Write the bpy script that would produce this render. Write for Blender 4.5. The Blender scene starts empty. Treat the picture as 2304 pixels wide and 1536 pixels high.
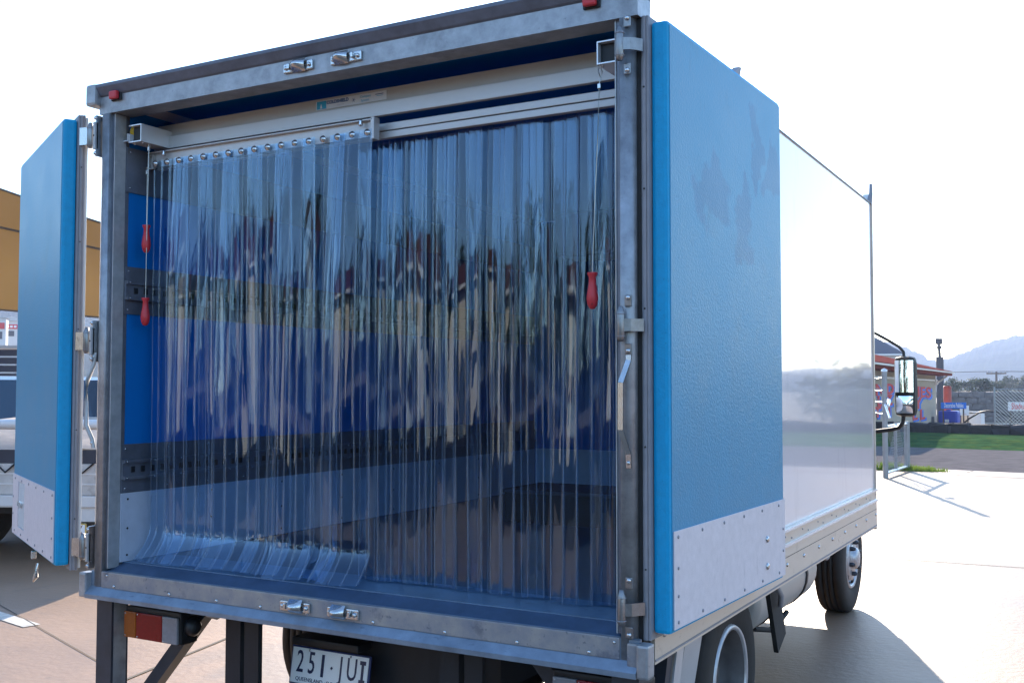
import bpy, bmesh, math, random
from mathutils import Vector, Matrix, noise
random.seed(7)
sc = bpy.context.scene
COL = sc.collection
RAD = math.radians

# ------------------------------------------------------------------ camera, sky, sun, exposure
FPX = 2352.1; CAM = Vector((2.3136, -2.8008, 1.5222)); YAW, PITCH, ROLL = 0.51239, 0.04351, 0.00125
_f = Vector((-math.sin(YAW)*math.cos(PITCH), math.cos(YAW)*math.cos(PITCH), math.sin(PITCH)))
_r0 = Vector((math.cos(YAW), math.sin(YAW), 0)); _u0 = _r0.cross(_f)
_r = math.cos(ROLL)*_r0 + math.sin(ROLL)*_u0; _u = -math.sin(ROLL)*_r0 + math.cos(ROLL)*_u0
cd = bpy.data.cameras.new('camera'); cam = bpy.data.objects.new('camera', cd); COL.objects.link(cam)
cd.sensor_width = 36; cd.lens = FPX/2304*36; cd.clip_start = 0.05; cd.clip_end = 6000
M = Matrix((_r, _u, -_f)).transposed().to_4x4(); M.translation = CAM; cam.matrix_world = M
sc.camera = cam

SUN_AZ, SUN_EL = RAD(22), RAD(19)          # the sun stands ahead of the truck, to its left
w = bpy.data.worlds.new('World'); sc.world = w; w.use_nodes = True
nt = w.node_tree; bg = nt.nodes['Background']
sky = nt.nodes.new('ShaderNodeTexSky'); sky.sky_type = 'NISHITA'; sky.sun_disc = False
sky.sun_elevation = SUN_EL; sky.sun_rotation = -SUN_AZ; sky.altitude = 50
sky.air_density = 1.15; sky.dust_density = .2; sky.ozone_density = 3.5
nt.links.new(sky.outputs[0], bg.inputs[0]); bg.inputs[1].default_value = 0.15
sl = bpy.data.lights.new('sun', 'SUN'); sl.energy = 4.6; sl.angle = RAD(0.5); sl.color = (1, .86, .70)
so = bpy.data.objects.new('sun', sl); COL.objects.link(so)
sd = Vector((-math.sin(SUN_AZ)*math.cos(SUN_EL), math.cos(SUN_AZ)*math.cos(SUN_EL), math.sin(SUN_EL)))
so.rotation_euler = sd.to_track_quat('Z', 'Y').to_euler(); so.location = (0, 0, 30)
vs = sc.view_settings; vs.view_transform = 'Standard'; vs.look = 'None'; vs.gamma = 1; vs.exposure = 1.68
vs.use_curve_mapping = False
cy = sc.cycles; cy.max_bounces = 10; cy.transparent_max_bounces = 40; cy.glossy_bounces = 5
cy.diffuse_bounces = 4; cy.volume_bounces = 0; cy.caustics_reflective = False; cy.caustics_refractive = False
try: cy.use_denoising = True
except Exception: pass

def at(px, py, d):          # pixel of the 2304 x 1536 photograph at a given depth
    return CAM + d*(_f + (px-1152)/FPX*_r - (py-768)/FPX*_u)
def on(px, py, axis, val):  # pixel on an axis-aligned plane
    v = _f + (px-1152)/FPX*_r - (py-768)/FPX*_u
    return CAM + v*((val-CAM[axis])/v[axis])

# ------------------------------------------------------------------ materials
MATS = {}
def mat(name, col, rough=.5, metal=0, var=.0, vscale=8, bump=0, bscale=60, spec=.5, coat=0, stretch=(1,1,1), var2=None):
    m = bpy.data.materials.new(name); m.use_nodes = True; t = m.node_tree; p = t.nodes['Principled BSDF']
    p.inputs['Base Color'].default_value = (*col, 1); p.inputs['Roughness'].default_value = rough
    p.inputs['Metallic'].default_value = metal; p.inputs['Specular IOR Level'].default_value = spec
    if spec < .11: p.inputs['IOR'].default_value = 1.0
    if coat: p.inputs['Coat Weight'].default_value = coat; p.inputs['Coat Roughness'].default_value = .03
    if var or bump:
        tc = t.nodes.new('ShaderNodeTexCoord'); mp = t.nodes.new('ShaderNodeMapping'); mp.inputs['Scale'].default_value = stretch
        t.links.new(tc.outputs['Object'], mp.inputs[0])
    if var:
        n = t.nodes.new('ShaderNodeTexNoise'); n.inputs['Scale'].default_value = vscale; n.inputs['Detail'].default_value = 8
        n.inputs['Roughness'].default_value = .65; t.links.new(mp.outputs[0], n.inputs['Vector'])
        rp = t.nodes.new('ShaderNodeValToRGB'); rp.color_ramp.elements[0].position = .3; rp.color_ramp.elements[1].position = .72
        lo = var2 if var2 else tuple(c*(1-var) for c in col)
        rp.color_ramp.elements[0].color = (*lo, 1); rp.color_ramp.elements[1].color = (*[min(1, c*(1+var*.5)) for c in col], 1)
        t.links.new(n.outputs['Fac'], rp.inputs[0]); t.links.new(rp.outputs[0], p.inputs['Base Color'])
        mr = t.nodes.new('ShaderNodeMapRange'); mr.inputs['To Min'].default_value = max(.02, rough-.1); mr.inputs['To Max'].default_value = min(1, rough+.1)
        t.links.new(n.outputs['Fac'], mr.inputs[0]); t.links.new(mr.outputs[0], p.inputs['Roughness'])
    if bump:
        n2 = t.nodes.new('ShaderNodeTexNoise'); n2.inputs['Scale'].default_value = bscale; n2.inputs['Detail'].default_value = 3
        t.links.new(mp.outputs[0], n2.inputs['Vector'])
        b = t.nodes.new('ShaderNodeBump'); b.inputs['Strength'].default_value = 1; b.inputs['Distance'].default_value = bump
        t.links.new(n2.outputs['Fac'], b.inputs['Height']); t.links.new(b.outputs[0], p.inputs['Normal'])
    MATS[name] = m; return m
mat('galv', (.40,.41,.43), .42, .55, .38, 14, .0006, 90)
mat('sill_ramp', (.075,.12,.20), .5, .2, .3, 10, .0005, 80)
mat('drip_rail', (.15,.17,.22), .5, .25, .3, 12, .0004, 80)  # darker than galv: shade on the down-facing lip is put into the colour
mat('galv_light', (.50,.50,.50), .45, .35, .25, 18, .0004, 90)
mat('sill_worn', (.36,.32,.28), .5, .25, .45, 9, .0008, 60, var2=(.20,.22,.27))
mat('sill_ledge', (.26,.32,.40), .45, .4, .3, 10, .0005, 80)
mat('zinc', (.62,.62,.62), .22, .9, .15, 30)
mat('hinge_zinc', (.30,.29,.29), .32, .8, .25, 40)
mat('alu', (.56,.55,.55), .38, .35, .08, 6)
mat('alu_dark', (.52,.49,.46), .45, .3, .08, 6)
mat('alu_plate', (.21,.22,.26), .4, .5, .3, 8, .0003, 50)
mat('blue_grp', (.028,.265,.45), .40, 0, .10, 3, .0013, 130, .42)
mat('blue_edge', (.001,.35,.64), .5, 0, .10, 40, .0010, 160, .4)
mat('blue_lining', (.002,.17,.54), .42, 0, .06, 4, .0006, 60, .4)
mat('kick', (.74,.67,.68), .5, 0, .10, 30, .0004, 200)
mat('kick_in', (.55,.60,.70), .5, 0, .10, 14)
mat('white_gloss', (.78,.74,.76), .10, 0, .02, 1.2, .0010, 1.6, .6, .8)
mat('white_paint', (.72,.70,.68), .3, 0, .10, 5, 0, 60, .5)
mat('white_dirty', (.62,.58,.54), .45, 0, .22, 6, 0, 60, .5)
mat('rail_white', (.66,.55,.44), .3, .1, .06, 3, 0, 60)  # warm tint: light thrown back by the sunlit ground, put into the colour
mat('bead', (.80,.80,.82), .18, .3)
mat('seal', (.30,.29,.31), .6, 0, .15, 20)
mat('rubber', (.022,.020,.020), .75, 0, .35, 20, .001, 60)
mat('tyre', (.030,.025,.022), .8, 0, .4, 10, .0012, 40)
mat('black', (.012,.012,.014), .5, 0, .3, 10)
mat('chassis', (.016,.018,.024), .55, .1, .4, 6, .0006, 30)
mat('leg_paint', (.05,.055,.07), .45, .3, .35, 8)
mat('rim', (.50,.50,.52), .35, .5, .2, 9)
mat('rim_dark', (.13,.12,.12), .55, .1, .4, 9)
mat('red_plastic', (.62,.035,.045), .42, 0, .1, 40)
mat('lens_red', (.22,.004,.005), .2, 0, .2, 60, .0008, 250, .35)
mat('lens_amber', (.30,.075,.008), .2, 0, .2, 60, .0008, 250, .35)
mat('lens_clear', (.24,.24,.26), .2, 0, .15, 60, .0008, 250, .4)
mat('floor', (.05,.075,.12), .42, 0, .35, 7, .0008, 60)
mat('threshold', (.16,.26,.38), .38, .35, .25, 9, .0003, 70)
mat('cable', (.55,.55,.52), .35, .8)
mat('brass', (.62,.42,.10), .35, .6)
mat('yellow', (.70,.42,.03), .5)
mat('plate_white', (.93,.93,.92), .35)
mat('plate_ink', (.012,.020,.07), .4)
mat('plate_frame', (.015,.03,.12), .35)
mat('pale_blue_ink', (.35,.45,.60), .4)
mat('maroon', (.14,.01,.02), .4)
mat('gold', (.55,.40,.12), .4)
mat('sticker', (.70,.72,.76), .35)
mat('sticker_blue', (.03,.38,.62), .4)
mat('ink_blue', (.01,.10,.32), .4)
mat('concrete', (.29,.18,.11), .50, 0, .20, .9, .003, 22, .6)
mat('joint', (.10,.085,.07), .9, 0, .4, 6)
mat('line_paint', (.55,.52,.46), .6, 0, .35, 14)
mat('asphalt', (.165,.148,.145), .95, 0, .25, 2.5, .003, 40, .08)
mat('asphalt_dark', (.036,.034,.036), .95, 0, .3, 2.5, .003, 40, .08)
mat('grass', (.050,.110,.042), .95, 0, .5, 1.8, .02, 12, .05)
mat('dirt', (.34,.27,.20), .9, 0, .3, .4, .02, 6, .2)
mat('rock_dark', (.035,.03,.032), .85, 0, .5, 4, .01, 8)
mat('stone', (.16,.145,.14), .85, 0, .5, 3, .02, 3)
mat('cream_wall', (.66,.58,.47), .6, 0, .10, 1.2)
mat('cream_trim', (.66,.62,.56), .5, 0, .06, 3)
mat('red_roof', (.22,.06,.045), .9, 0, .25, 1.5, 0, 60, .05)
mat('brown_roof', (.15,.065,.05), .9, 0, .3, 1.5, 0, 60, .05)
mat('sign_red', (.62,.015,.02), .7, 0, .1, 2)
mat('sign_blue', (.008,.16,.62), .7, 0, .1, 2)
mat('sign_white', (.75,.75,.75), .5, 0, .06, 2)
mat('bin_blue', (.012,.05,.42), .45, 0, .1, 3)
mat('drum_red', (.32,.04,.02), .55, 0, .3, 3)
mat('hut_dark', (.04,.04,.055), .6, 0, .3, 3)
mat('fence_galv', (.34,.35,.36), .45, .5, .2, 6)
mat('wire_bright', (.55,.55,.50), .3, .6)
mat('bark', (.08,.055,.04), .9, 0, .4, 6, .01, 20)
mat('timber', (.12,.085,.06), .85, 0, .4, 6)
mat('shed_white', (.62,.62,.63), .5, 0, .1, .6)
mat('shed_roof', (.42,.43,.46), .4, .2, .15, .6)
mat('trailer_dark', (.03,.028,.05), .5, 0, .3, 2)
mat('glass_dark', (.015,.03,.06), .06, 0, 0, 5, 0, 60, .8)
mat('load_tan', (.38,.31,.26), .75, 0, .25, 2.5, .01, 4)
mat('hill', (.040,.052,.030), 1, 0, .5, .03, 0, .06, .0, var2=(.016,.024,.015))
def leafmat(name, c1, c2):
    m = bpy.data.materials.new(name); m.use_nodes = True; t = m.node_tree; p = t.nodes['Principled BSDF']
    p.inputs['Roughness'].default_value = .6; p.inputs['Specular IOR Level'].default_value = .3
    tc = t.nodes.new('ShaderNodeTexCoord'); n = t.nodes.new('ShaderNodeTexNoise'); n.inputs['Scale'].default_value = 1.3; n.inputs['Detail'].default_value = 6
    t.links.new(tc.outputs['Object'], n.inputs['Vector']); r = t.nodes.new('ShaderNodeValToRGB')
    r.color_ramp.elements[0].position = .35; r.color_ramp.elements[1].position = .68
    r.color_ramp.elements[0].color = (*c1, 1); r.color_ramp.elements[1].color = (*c2, 1)
    t.links.new(n.outputs['Fac'], r.inputs[0]); t.links.new(r.outputs[0], p.inputs['Base Color'])
    tr = t.nodes.new('ShaderNodeBsdfTranslucent'); t.links.new(r.outputs[0], tr.inputs[0])
    mx = t.nodes.new('ShaderNodeMixShader'); mx.inputs[0].default_value = .3
    t.links.new(p.outputs[0], mx.inputs[1]); t.links.new(tr.outputs[0], mx.inputs[2])
    t.links.new(mx.outputs[0], t.nodes['Material Output'].inputs[0]); MATS[name] = m
leafmat('leaf_olive', (.030,.045,.020), (.085,.100,.050))
leafmat('grass_blade', (.10,.17,.02), (.22,.30,.05))
leafmat('leaf_dark', (.016,.030,.014), (.050,.075,.032))
def fabric():
    m = bpy.data.materials.new('sail_fabric'); m.use_nodes = True; t = m.node_tree
    d = t.nodes.new('ShaderNodeBsdfDiffuse'); tr = t.nodes.new('ShaderNodeBsdfTranslucent')
    tc = t.nodes.new('ShaderNodeTexCoord'); n = t.nodes.new('ShaderNodeTexNoise'); n.inputs['Scale'].default_value = .5; n.inputs['Detail'].default_value = 5
    r = t.nodes.new('ShaderNodeValToRGB'); r.color_ramp.elements[0].color = (.15,.092,.036,1); r.color_ramp.elements[1].color = (.20,.125,.050,1)
    t.links.new(tc.outputs['Object'], n.inputs['Vector']); t.links.new(n.outputs['Fac'], r.inputs[0])
    for x in (d, tr): t.links.new(r.outputs[0], x.inputs[0])
    mx = t.nodes.new('ShaderNodeMixShader'); mx.inputs[0].default_value = .32
    t.links.new(d.outputs[0], mx.inputs[1]); t.links.new(tr.outputs[0], mx.inputs[2]); t.links.new(mx.outputs[0], t.nodes['Material Output'].inputs[0])
    MATS['sail_fabric'] = m
fabric()
def pvc():                  # clear flexible PVC: mostly transparent, mirror-like at its surface
    m = bpy.data.materials.new('pvc'); m.use_nodes = True; t = m.node_tree
    for n in list(t.nodes):
        if n.type == 'BSDF_PRINCIPLED': t.nodes.remove(n)
    tr = t.nodes.new('ShaderNodeBsdfTransparent'); tr.inputs[0].default_value = (.76,.89,1,1)
    gl = t.nodes.new('ShaderNodeBsdfGlossy'); gl.inputs['Roughness'].default_value = .03; gl.inputs[0].default_value = (.68,.83,1,1)
    lw = t.nodes.new('ShaderNodeLayerWeight'); lw.inputs[0].default_value = .5
    tc = t.nodes.new('ShaderNodeTexCoord'); mp = t.nodes.new('ShaderNodeMapping'); mp.inputs['Scale'].default_value = (9, 9, .7)
    no = t.nodes.new('ShaderNodeTexNoise'); no.inputs['Scale'].default_value = 1.0; no.inputs['Detail'].default_value = 3
    t.links.new(tc.outputs['Object'], mp.inputs[0]); t.links.new(mp.outputs[0], no.inputs['Vector'])
    bu = t.nodes.new('ShaderNodeBump'); bu.inputs['Distance'].default_value = .0022; bu.inputs['Strength'].default_value = .8
    t.links.new(no.outputs['Fac'], bu.inputs['Height']); t.links.new(bu.outputs[0], gl.inputs['Normal'])
    pw = t.nodes.new('ShaderNodeMath'); pw.operation = 'POWER'; pw.inputs[1].default_value = 3.5
    ml = t.nodes.new('ShaderNodeMath'); ml.operation = 'MULTIPLY_ADD'; ml.inputs[1].default_value = .8; ml.inputs[2].default_value = .090; ml.use_clamp = True
    t.links.new(lw.outputs['Facing'], pw.inputs[0]); t.links.new(pw.outputs[0], ml.inputs[0])
    mx = t.nodes.new('ShaderNodeMixShader'); t.links.new(ml.outputs[0], mx.inputs[0])
    t.links.new(tr.outputs[0], mx.inputs[1]); t.links.new(gl.outputs[0], mx.inputs[2])
    t.links.new(mx.outputs[0], t.nodes['Material Output'].inputs[0]); MATS['pvc'] = m
pvc()
def pvc_rib():
    m = MATS['pvc'].copy(); m.name = 'pvc_rib'; t = m.node_tree; out = t.nodes['Material Output']; src = out.inputs[0].links[0].from_socket
    d = t.nodes.new('ShaderNodeBsdfDiffuse'); d.inputs[0].default_value = (.72,.76,.82,1); mx = t.nodes.new('ShaderNodeMixShader'); mx.inputs[0].default_value = .18
    t.links.new(src, mx.inputs[1]); t.links.new(d.outputs[0], mx.inputs[2]); t.links.new(mx.outputs[0], out.inputs[0]); MATS['pvc_rib'] = m
pvc_rib()
def stained():              # release-agent stains on the folded door
    m = MATS['blue_grp'].copy(); m.name = 'blue_grp_stained'; t = m.node_tree; p = t.nodes['Principled BSDF']
    tc = t.nodes.new('ShaderNodeTexCoord'); no = t.nodes.new('ShaderNodeTexNoise'); no.inputs['Scale'].default_value = 7; no.inputs['Detail'].default_value = 5
    t.links.new(tc.outputs['Object'], no.inputs['Vector'])
    wv = t.nodes.new('ShaderNodeVectorMath'); wv.operation = 'MULTIPLY_ADD'; wv.inputs[1].default_value = (.34,0,.34); t.links.new(no.outputs['Color'], wv.inputs[0]); t.links.new(tc.outputs['Object'], wv.inputs[2])
    acc = None
    for cx, cz, rx, rz_ in ((.34,2.14,.17,.09),(.66,2.05,.09,.13),(.80,2.36,.05,.16),(.62,2.12,.05,.10),(.96,2.30,.10,.09)):
        sb = t.nodes.new('ShaderNodeVectorMath'); sb.operation = 'SUBTRACT'; sb.inputs[1].default_value = (cx+.17,0,cz+.17); t.links.new(wv.outputs[0], sb.inputs[0])
        dv = t.nodes.new('ShaderNodeVectorMath'); dv.operation = 'MULTIPLY'; dv.inputs[1].default_value = (1/rx,0,1/rz_); t.links.new(sb.outputs[0], dv.inputs[0])
        ln = t.nodes.new('ShaderNodeVectorMath'); ln.operation = 'LENGTH'; t.links.new(dv.outputs[0], ln.inputs[0])
        if acc is None: acc = ln.outputs['Value']
        else:
            mn = t.nodes.new('ShaderNodeMath'); mn.operation = 'MINIMUM'; t.links.new(acc, mn.inputs[0]); t.links.new(ln.outputs['Value'], mn.inputs[1]); acc = mn.outputs[0]
    mr = t.nodes.new('ShaderNodeMapRange'); mr.inputs['From Min'].default_value = .85; mr.inputs['From Max'].default_value = 1.1; mr.inputs['To Min'].default_value = .72; mr.inputs['To Max'].default_value = 0
    t.links.new(acc, mr.inputs[0]); src = p.inputs['Base Color'].links[0].from_socket
    mx = t.nodes.new('ShaderNodeMix'); mx.data_type = 'RGBA'; t.links.new(mr.outputs[0], mx.inputs[0]); t.links.new(src, mx.inputs[6]); mx.inputs[7].default_value = (.02,.17,.33,1)
    t.links.new(mx.outputs[2], p.inputs['Base Color']); MATS['blue_grp_stained'] = m
stained()
mat('mirror', (.9,.92,.95), .01, 1)
mat('glass_car', (.02,.05,.09), .04, 0, 0, 5, 0, 60, .9)

def grime(name, specks=(), tint=(.05,.045,.04)):   # wear laid over a finished material: (noise scale, threshold, amount, stretch)
    t = MATS[name].node_tree; p = t.nodes['Principled BSDF']; inp = p.inputs['Base Color']
    tc = t.nodes.new('ShaderNodeTexCoord')
    for sc_, th, am, st in specks:
        mp = t.nodes.new('ShaderNodeMapping'); mp.inputs['Scale'].default_value = st; mp.inputs['Location'].default_value = (sc_*1.7, sc_*.3, 4.1); t.links.new(tc.outputs['Object'], mp.inputs[0])
        n = t.nodes.new('ShaderNodeTexNoise'); n.inputs['Scale'].default_value = sc_; n.inputs['Detail'].default_value = 7; n.inputs['Roughness'].default_value = .6; t.links.new(mp.outputs[0], n.inputs['Vector'])
        r = t.nodes.new('ShaderNodeMapRange'); r.inputs['From Min'].default_value = th; r.inputs['From Max'].default_value = th+.09; r.inputs['To Max'].default_value = am; t.links.new(n.outputs['Fac'], r.inputs[0])
        mx = t.nodes.new('ShaderNodeMix'); mx.data_type = 'RGBA'; t.links.new(r.outputs[0], mx.inputs[0])
        if inp.links: t.links.new(inp.links[0].from_socket, mx.inputs[6])
        else: mx.inputs[6].default_value = inp.default_value
        mx.inputs[7].default_value = (*tint, 1); t.links.new(mx.outputs[2], inp)
grime('galv', [(70,.64,.55,(1,1,1)), (5,.60,.35,(1,1,1)), (30,.66,.5,(6,6,.5))], (.10,.10,.11))
grime('sill_worn', [(60,.62,.7,(1,1,1)), (9,.58,.6,(1,1,1))], (.09,.10,.14))
grime('sill_ledge', [(40,.62,.6,(.4,1,1))], (.10,.12,.17))
grime('kick', [(90,.68,.4,(1,1,1)), (14,.64,.25,(1,1,.4))], (.22,.20,.20))
grime('blue_edge', [(150,.655,.8,(1,1,1))], (.004,.03,.09))
grime('blue_grp', [(22,.62,.35,(1,1,.25)), (4,.60,.25,(1,1,1))], (.03,.18,.28))
grime('blue_grp_stained', [(22,.62,.35,(1,1,.25)), (4,.60,.22,(1,1,1))], (.03,.18,.28))
grime('white_gloss', [(7,.60,.16,(1,1,.2))], (.40,.38,.40))
grime('rail_white', [(9,.60,.4,(1,1,1)), (40,.66,.5,(1,.3,1))], (.28,.22,.17))
grime('white_dirty', [(8,.58,.4,(1,1,1))], (.25,.21,.18))
grime('concrete', [(.22,.52,.45,(1,1,1)), (1.6,.58,.55,(1,.35,1)), (5,.62,.5,(1,1,1)), (22,.62,.55,(1,1,1)), (70,.62,.6,(1,1,1))], (.16,.115,.085))
grime('asphalt', [(.5,.55,.4,(1,.2,1)), (30,.63,.5,(1,1,1))], (.10,.092,.092))
grime('grass', [(3,.5,.6,(1,1,1)), (12,.6,.6,(1,1,1))], (.09,.12,.03))
grime('threshold', [(30,.6,.5,(1,1,1))], (.07,.11,.17))
grime('alu_plate', [(60,.66,.5,(1,1,1))], (.08,.08,.09))

# ------------------------------------------------------------------ mesh helpers
class MB:
    def __init__(s): s.v = []; s.f = []; s.sm = []
    def add(s, vs, fs, smooth=False):
        b = len(s.v); s.v += [tuple(v) for v in vs]; s.f += [tuple(b+i for i in f) for f in fs]; s.sm += [smooth]*len(fs); return s
    def box(s, x0, x1, y0, y1, z0, z1):
        v = [(x0,y0,z0),(x1,y0,z0),(x1,y1,z0),(x0,y1,z0),(x0,y0,z1),(x1,y0,z1),(x1,y1,z1),(x0,y1,z1)]
        return s.add(v, [(0,3,2,1),(4,5,6,7),(0,1,5,4),(1,2,6,5),(2,3,7,6),(3,0,4,7)])
    def bbox(s, x0, x1, y0, y1, z0, z1, b):     # box with every edge bevelled
        if x1 < x0: x0, x1 = x1, x0
        if y1 < y0: y0, y1 = y1, y0
        if z1 < z0: z0, z1 = z1, z0
        b = min(b, (x1-x0)*.45, (y1-y0)*.45, (z1-z0)*.45)
        bm = bmesh.new(); bmesh.ops.create_cube(bm, size=1)
        for v in bm.verts: v.co = Vector(((x0+x1)/2+v.co.x*(x1-x0), (y0+y1)/2+v.co.y*(y1-y0), (z0+z1)/2+v.co.z*(z1-z0)))
        bmesh.ops.bevel(bm, geom=bm.edges[:], offset=b, segments=2, profile=.6, affect='EDGES')
        bm.verts.index_update(); s.add([v.co[:] for v in bm.verts], [[v.index for v in f.verts] for f in bm.faces]); bm.free(); return s
    def prism(s, prof, a0, a1, axis='x'):       # closed 2D outline swept along an axis
        n = len(prof); P = lambda a, p: (a, p[0], p[1]) if axis == 'x' else ((p[0], a, p[1]) if axis == 'y' else (p[0], p[1], a))
        v = [P(a0, p) for p in prof]+[P(a1, p) for p in prof]
        f = [(i, (i+1) % n, n+(i+1) % n, n+i) for i in range(n)]+[tuple(range(n-1, -1, -1)), tuple(range(n, 2*n))]
        return s.add(v, f)
    def tube(s, pts, r, n=8, cap=True, smooth=True):
        pts = [Vector(p) for p in pts]; R = r if isinstance(r, (list, tuple)) else [r]*len(pts); rings = []; up = Vector((0, 0, 1))
        for i, p in enumerate(pts):
            d = (pts[min(i+1, len(pts)-1)]-pts[max(i-1, 0)]).normalized()
            a = d.cross(up)
            if a.length < .05: a = d.cross(Vector((1, 0, 0)))
            a.normalize(); b = d.cross(a)
            rings.append([p+R[i]*(math.cos(2*math.pi*k/n)*a+math.sin(2*math.pi*k/n)*b) for k in range(n)])
        v = [q for g in rings for q in g]; f = []
        for i in range(len(pts)-1):
            for k in range(n): f.append((i*n+k, i*n+(k+1) % n, (i+1)*n+(k+1) % n, (i+1)*n+k))
        s.add(v, f, smooth)
        if cap: s.add(rings[0], [tuple(range(n-1, -1, -1))]); s.add(rings[-1], [tuple(range(n))])
        return s
    def beam(s, p, q, wx, wz, ref=Vector((0, 0, 1))):  # rectangular bar between two points
        p, q = Vector(p), Vector(q); d = (q-p).normalized(); a = d.cross(Vector(ref))
        if a.length < .05: a = d.cross(Vector((1, 0, 0)))
        a.normalize(); b = a.cross(d); o = [(-1,-1),(1,-1),(1,1),(-1,1)]
        v = [p+a*i*wx/2+b*j*wz/2 for i, j in o]+[q+a*i*wx/2+b*j*wz/2 for i, j in o]
        return s.add(v, [(0,3,2,1),(4,5,6,7),(0,1,5,4),(1,2,6,5),(2,3,7,6),(3,0,4,7)])
    def lathe(s, prof, c, axis='x', n=32, smooth=True, cap=True):   # prof: (radius, offset along the axis)
        v = []
        for r, a in prof:
            for k in range(n):
                t = 2*math.pi*k/n; u, w_ = r*math.cos(t), r*math.sin(t)
                v.append((c[0]+a, c[1]+u, c[2]+w_) if axis == 'x' else ((c[0]+u, c[1]+a, c[2]+w_) if axis == 'y' else (c[0]+u, c[1]+w_, c[2]+a)))
        f = [(i*n+k, i*n+(k+1) % n, (i+1)*n+(k+1) % n, (i+1)*n+k) for i in range(len(prof)-1) for k in range(n)]
        s.add(v, f, smooth)
        if cap and prof[0][0] > 1e-4: s.add(v[:n], [tuple(range(n))])
        if cap and prof[-1][0] > 1e-4: s.add(v[-n:], [tuple(range(n))])
        return s
    def grid(s, fn, nu, nv, smooth=True):
        v = [fn(i/nu, j/nv) for j in range(nv+1) for i in range(nu+1)]
        return s.add(v, [(j*(nu+1)+i, j*(nu+1)+i+1, (j+1)*(nu+1)+i+1, (j+1)*(nu+1)+i) for j in range(nv) for i in range(nu)], smooth)
    def mesh(s, name, m):
        me = bpy.data.meshes.new(name); me.from_pydata(s.v, [], s.f)
        me.polygons.foreach_set('use_smooth', s.sm); me.materials.append(MATS[m])
        bm = bmesh.new(); bm.from_mesh(me); bmesh.ops.recalc_face_normals(bm, faces=bm.faces[:]); bm.to_mesh(me); bm.free()
        me.update(); return me
    def build(s, name, m, parent=None, loc=None): return obj(name, s.mesh(name, m), parent, loc)
def obj(name, me, parent=None, loc=None, rot=None):
    o = bpy.data.objects.new(name, me); COL.objects.link(o)
    if parent: o.parent = parent
    if loc is not None: o.location = loc
    if rot is not None: o.rotation_euler = rot
    return o
def tag(o, label=None, cat=None, group=None, kind=None):
    if label: o['label'] = label
    if cat: o['category'] = cat
    if group: o['group'] = group
    if kind: o['kind'] = kind
    return o
def thing(name, label, cat, loc=(0,0,0), rz=0, group=None):
    o = bpy.data.objects.new(name, None); o.empty_display_size = .1; COL.objects.link(o); o.location = loc; o.rotation_euler = (0, 0, rz)
    return tag(o, label, cat, group)
def struct(name, mb, m): return tag(mb.build(name, m), kind='structure')
def text(name, body, size, m, parent, loc, rot, extr=.001, sx=1, align='CENTER', bold=0, space=1):
    c = bpy.data.curves.new(name, 'FONT'); c.body = body; c.size = size; c.extrude = extr; c.align_x = align; c.align_y = 'CENTER'
    c.offset = bold; c.resolution_u = 3; c.space_character = space
    t = bpy.data.objects.new(name, c); COL.objects.link(t)
    dg = bpy.context.evaluated_depsgraph_get(); me = bpy.data.meshes.new_from_object(t.evaluated_get(dg))
    bpy.data.objects.remove(t); bpy.data.curves.remove(c)
    for v in me.vertices: v.co.x *= sx
    me.materials.clear(); me.materials.append(MATS[m]); me.name = name
    return obj(name, me, parent, loc, rot)
RX = (math.pi/2, 0, 0)     # text standing up, facing -y
_sc = {}
def screw(parent, p, normal='y-', r=.006, h=.004, name='screw', m='zinc', n=8):
    k = (normal, r, h, m, name)
    if k not in _sc:
        ax, sg = normal[0], (-1 if normal[1] == '-' else 1)
        _sc[k] = MB().lathe([(r, -sg*.001), (r, sg*h*.5), (r*.6, sg*h), (.00001, sg*h)], (0,0,0), ax, n).mesh(name, m)
    return obj(name, _sc[k], parent, p)

# ------------------------------------------------------------------ ground and setting
def ground_z(x, y): return 0.0
g = MB(); g.add([(-1150,-1150,-.9),(1150,-1150,-.9),(1150,1150,-.9),(-1150,1150,-.9)], [(0,1,2,3)]); struct('ground', g, 'dirt')
# the yard slab, poured in bays with joints between them
DIRX = Vector((1, -.12, 0)).normalized()
def roadline(p, t): return Vector((p[0], p[1], 0))+DIRX*t
near0, far0 = (.2, 18.2), (-.5, 26.5)
yard = MB()
a, b = roadline((.2, 17.6), -70), roadline((.2, 17.6), 70)
yard.add([(-70,-70,0),(70,-70,0),tuple(b),tuple(a)], [(0,1,2,3)])
yard = struct('concrete_yard', yard, 'concrete')
def joint(p, q, wd=.022):
    d = (Vector(q)-Vector(p)).normalized(); s_ = Vector((-d.y, d.x, 0))*wd/2
    m_ = MB().add([Vector(p)-s_, Vector(q)-s_, Vector(q)+s_, Vector(p)+s_], [(0,1,2,3)]); o = m_.build('joint', 'joint', yard, (0,0,.004)); return o
j1 = on(280, 1530, 2, 0); j2 = on(500, 1440, 2, 0); dj = (j2-j1).normalized()
joint(j1-dj*12, j2+dj*3.0)
k1 = on(1940, 1252, 2, 0); k2 = on(2304, 1277, 2, 0); dk = (k2-k1).normalized()
joint(k1-dk*7, k2+dk*30, .02)
joint(on(2150,1068,2,0), on(2304,1080,2,0)+Vector((14,-1.7,0)), .05)
joint(on(120,1430,2,0)+Vector((-6,2.2,0)), on(120,1430,2,0)+Vector((.9,-.33,0)), .008)
for yy in (-6, -12.5, -19): joint((-40,yy+2,0), (40,yy,0))
pl = on(72, 1408, 2, 0); pk = on(0, 1385, 2, 0); dp = (pl-pk).normalized(); sp = Vector((-dp.y, dp.x, 0))*.055
tag(MB().add([pl-sp, pl+sp, pl-dp*2.2+sp, pl-dp*2.2-sp], [(0,1,2,3)]).build('bay_line', 'line_paint', yard, (0,0,.004)))
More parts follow.
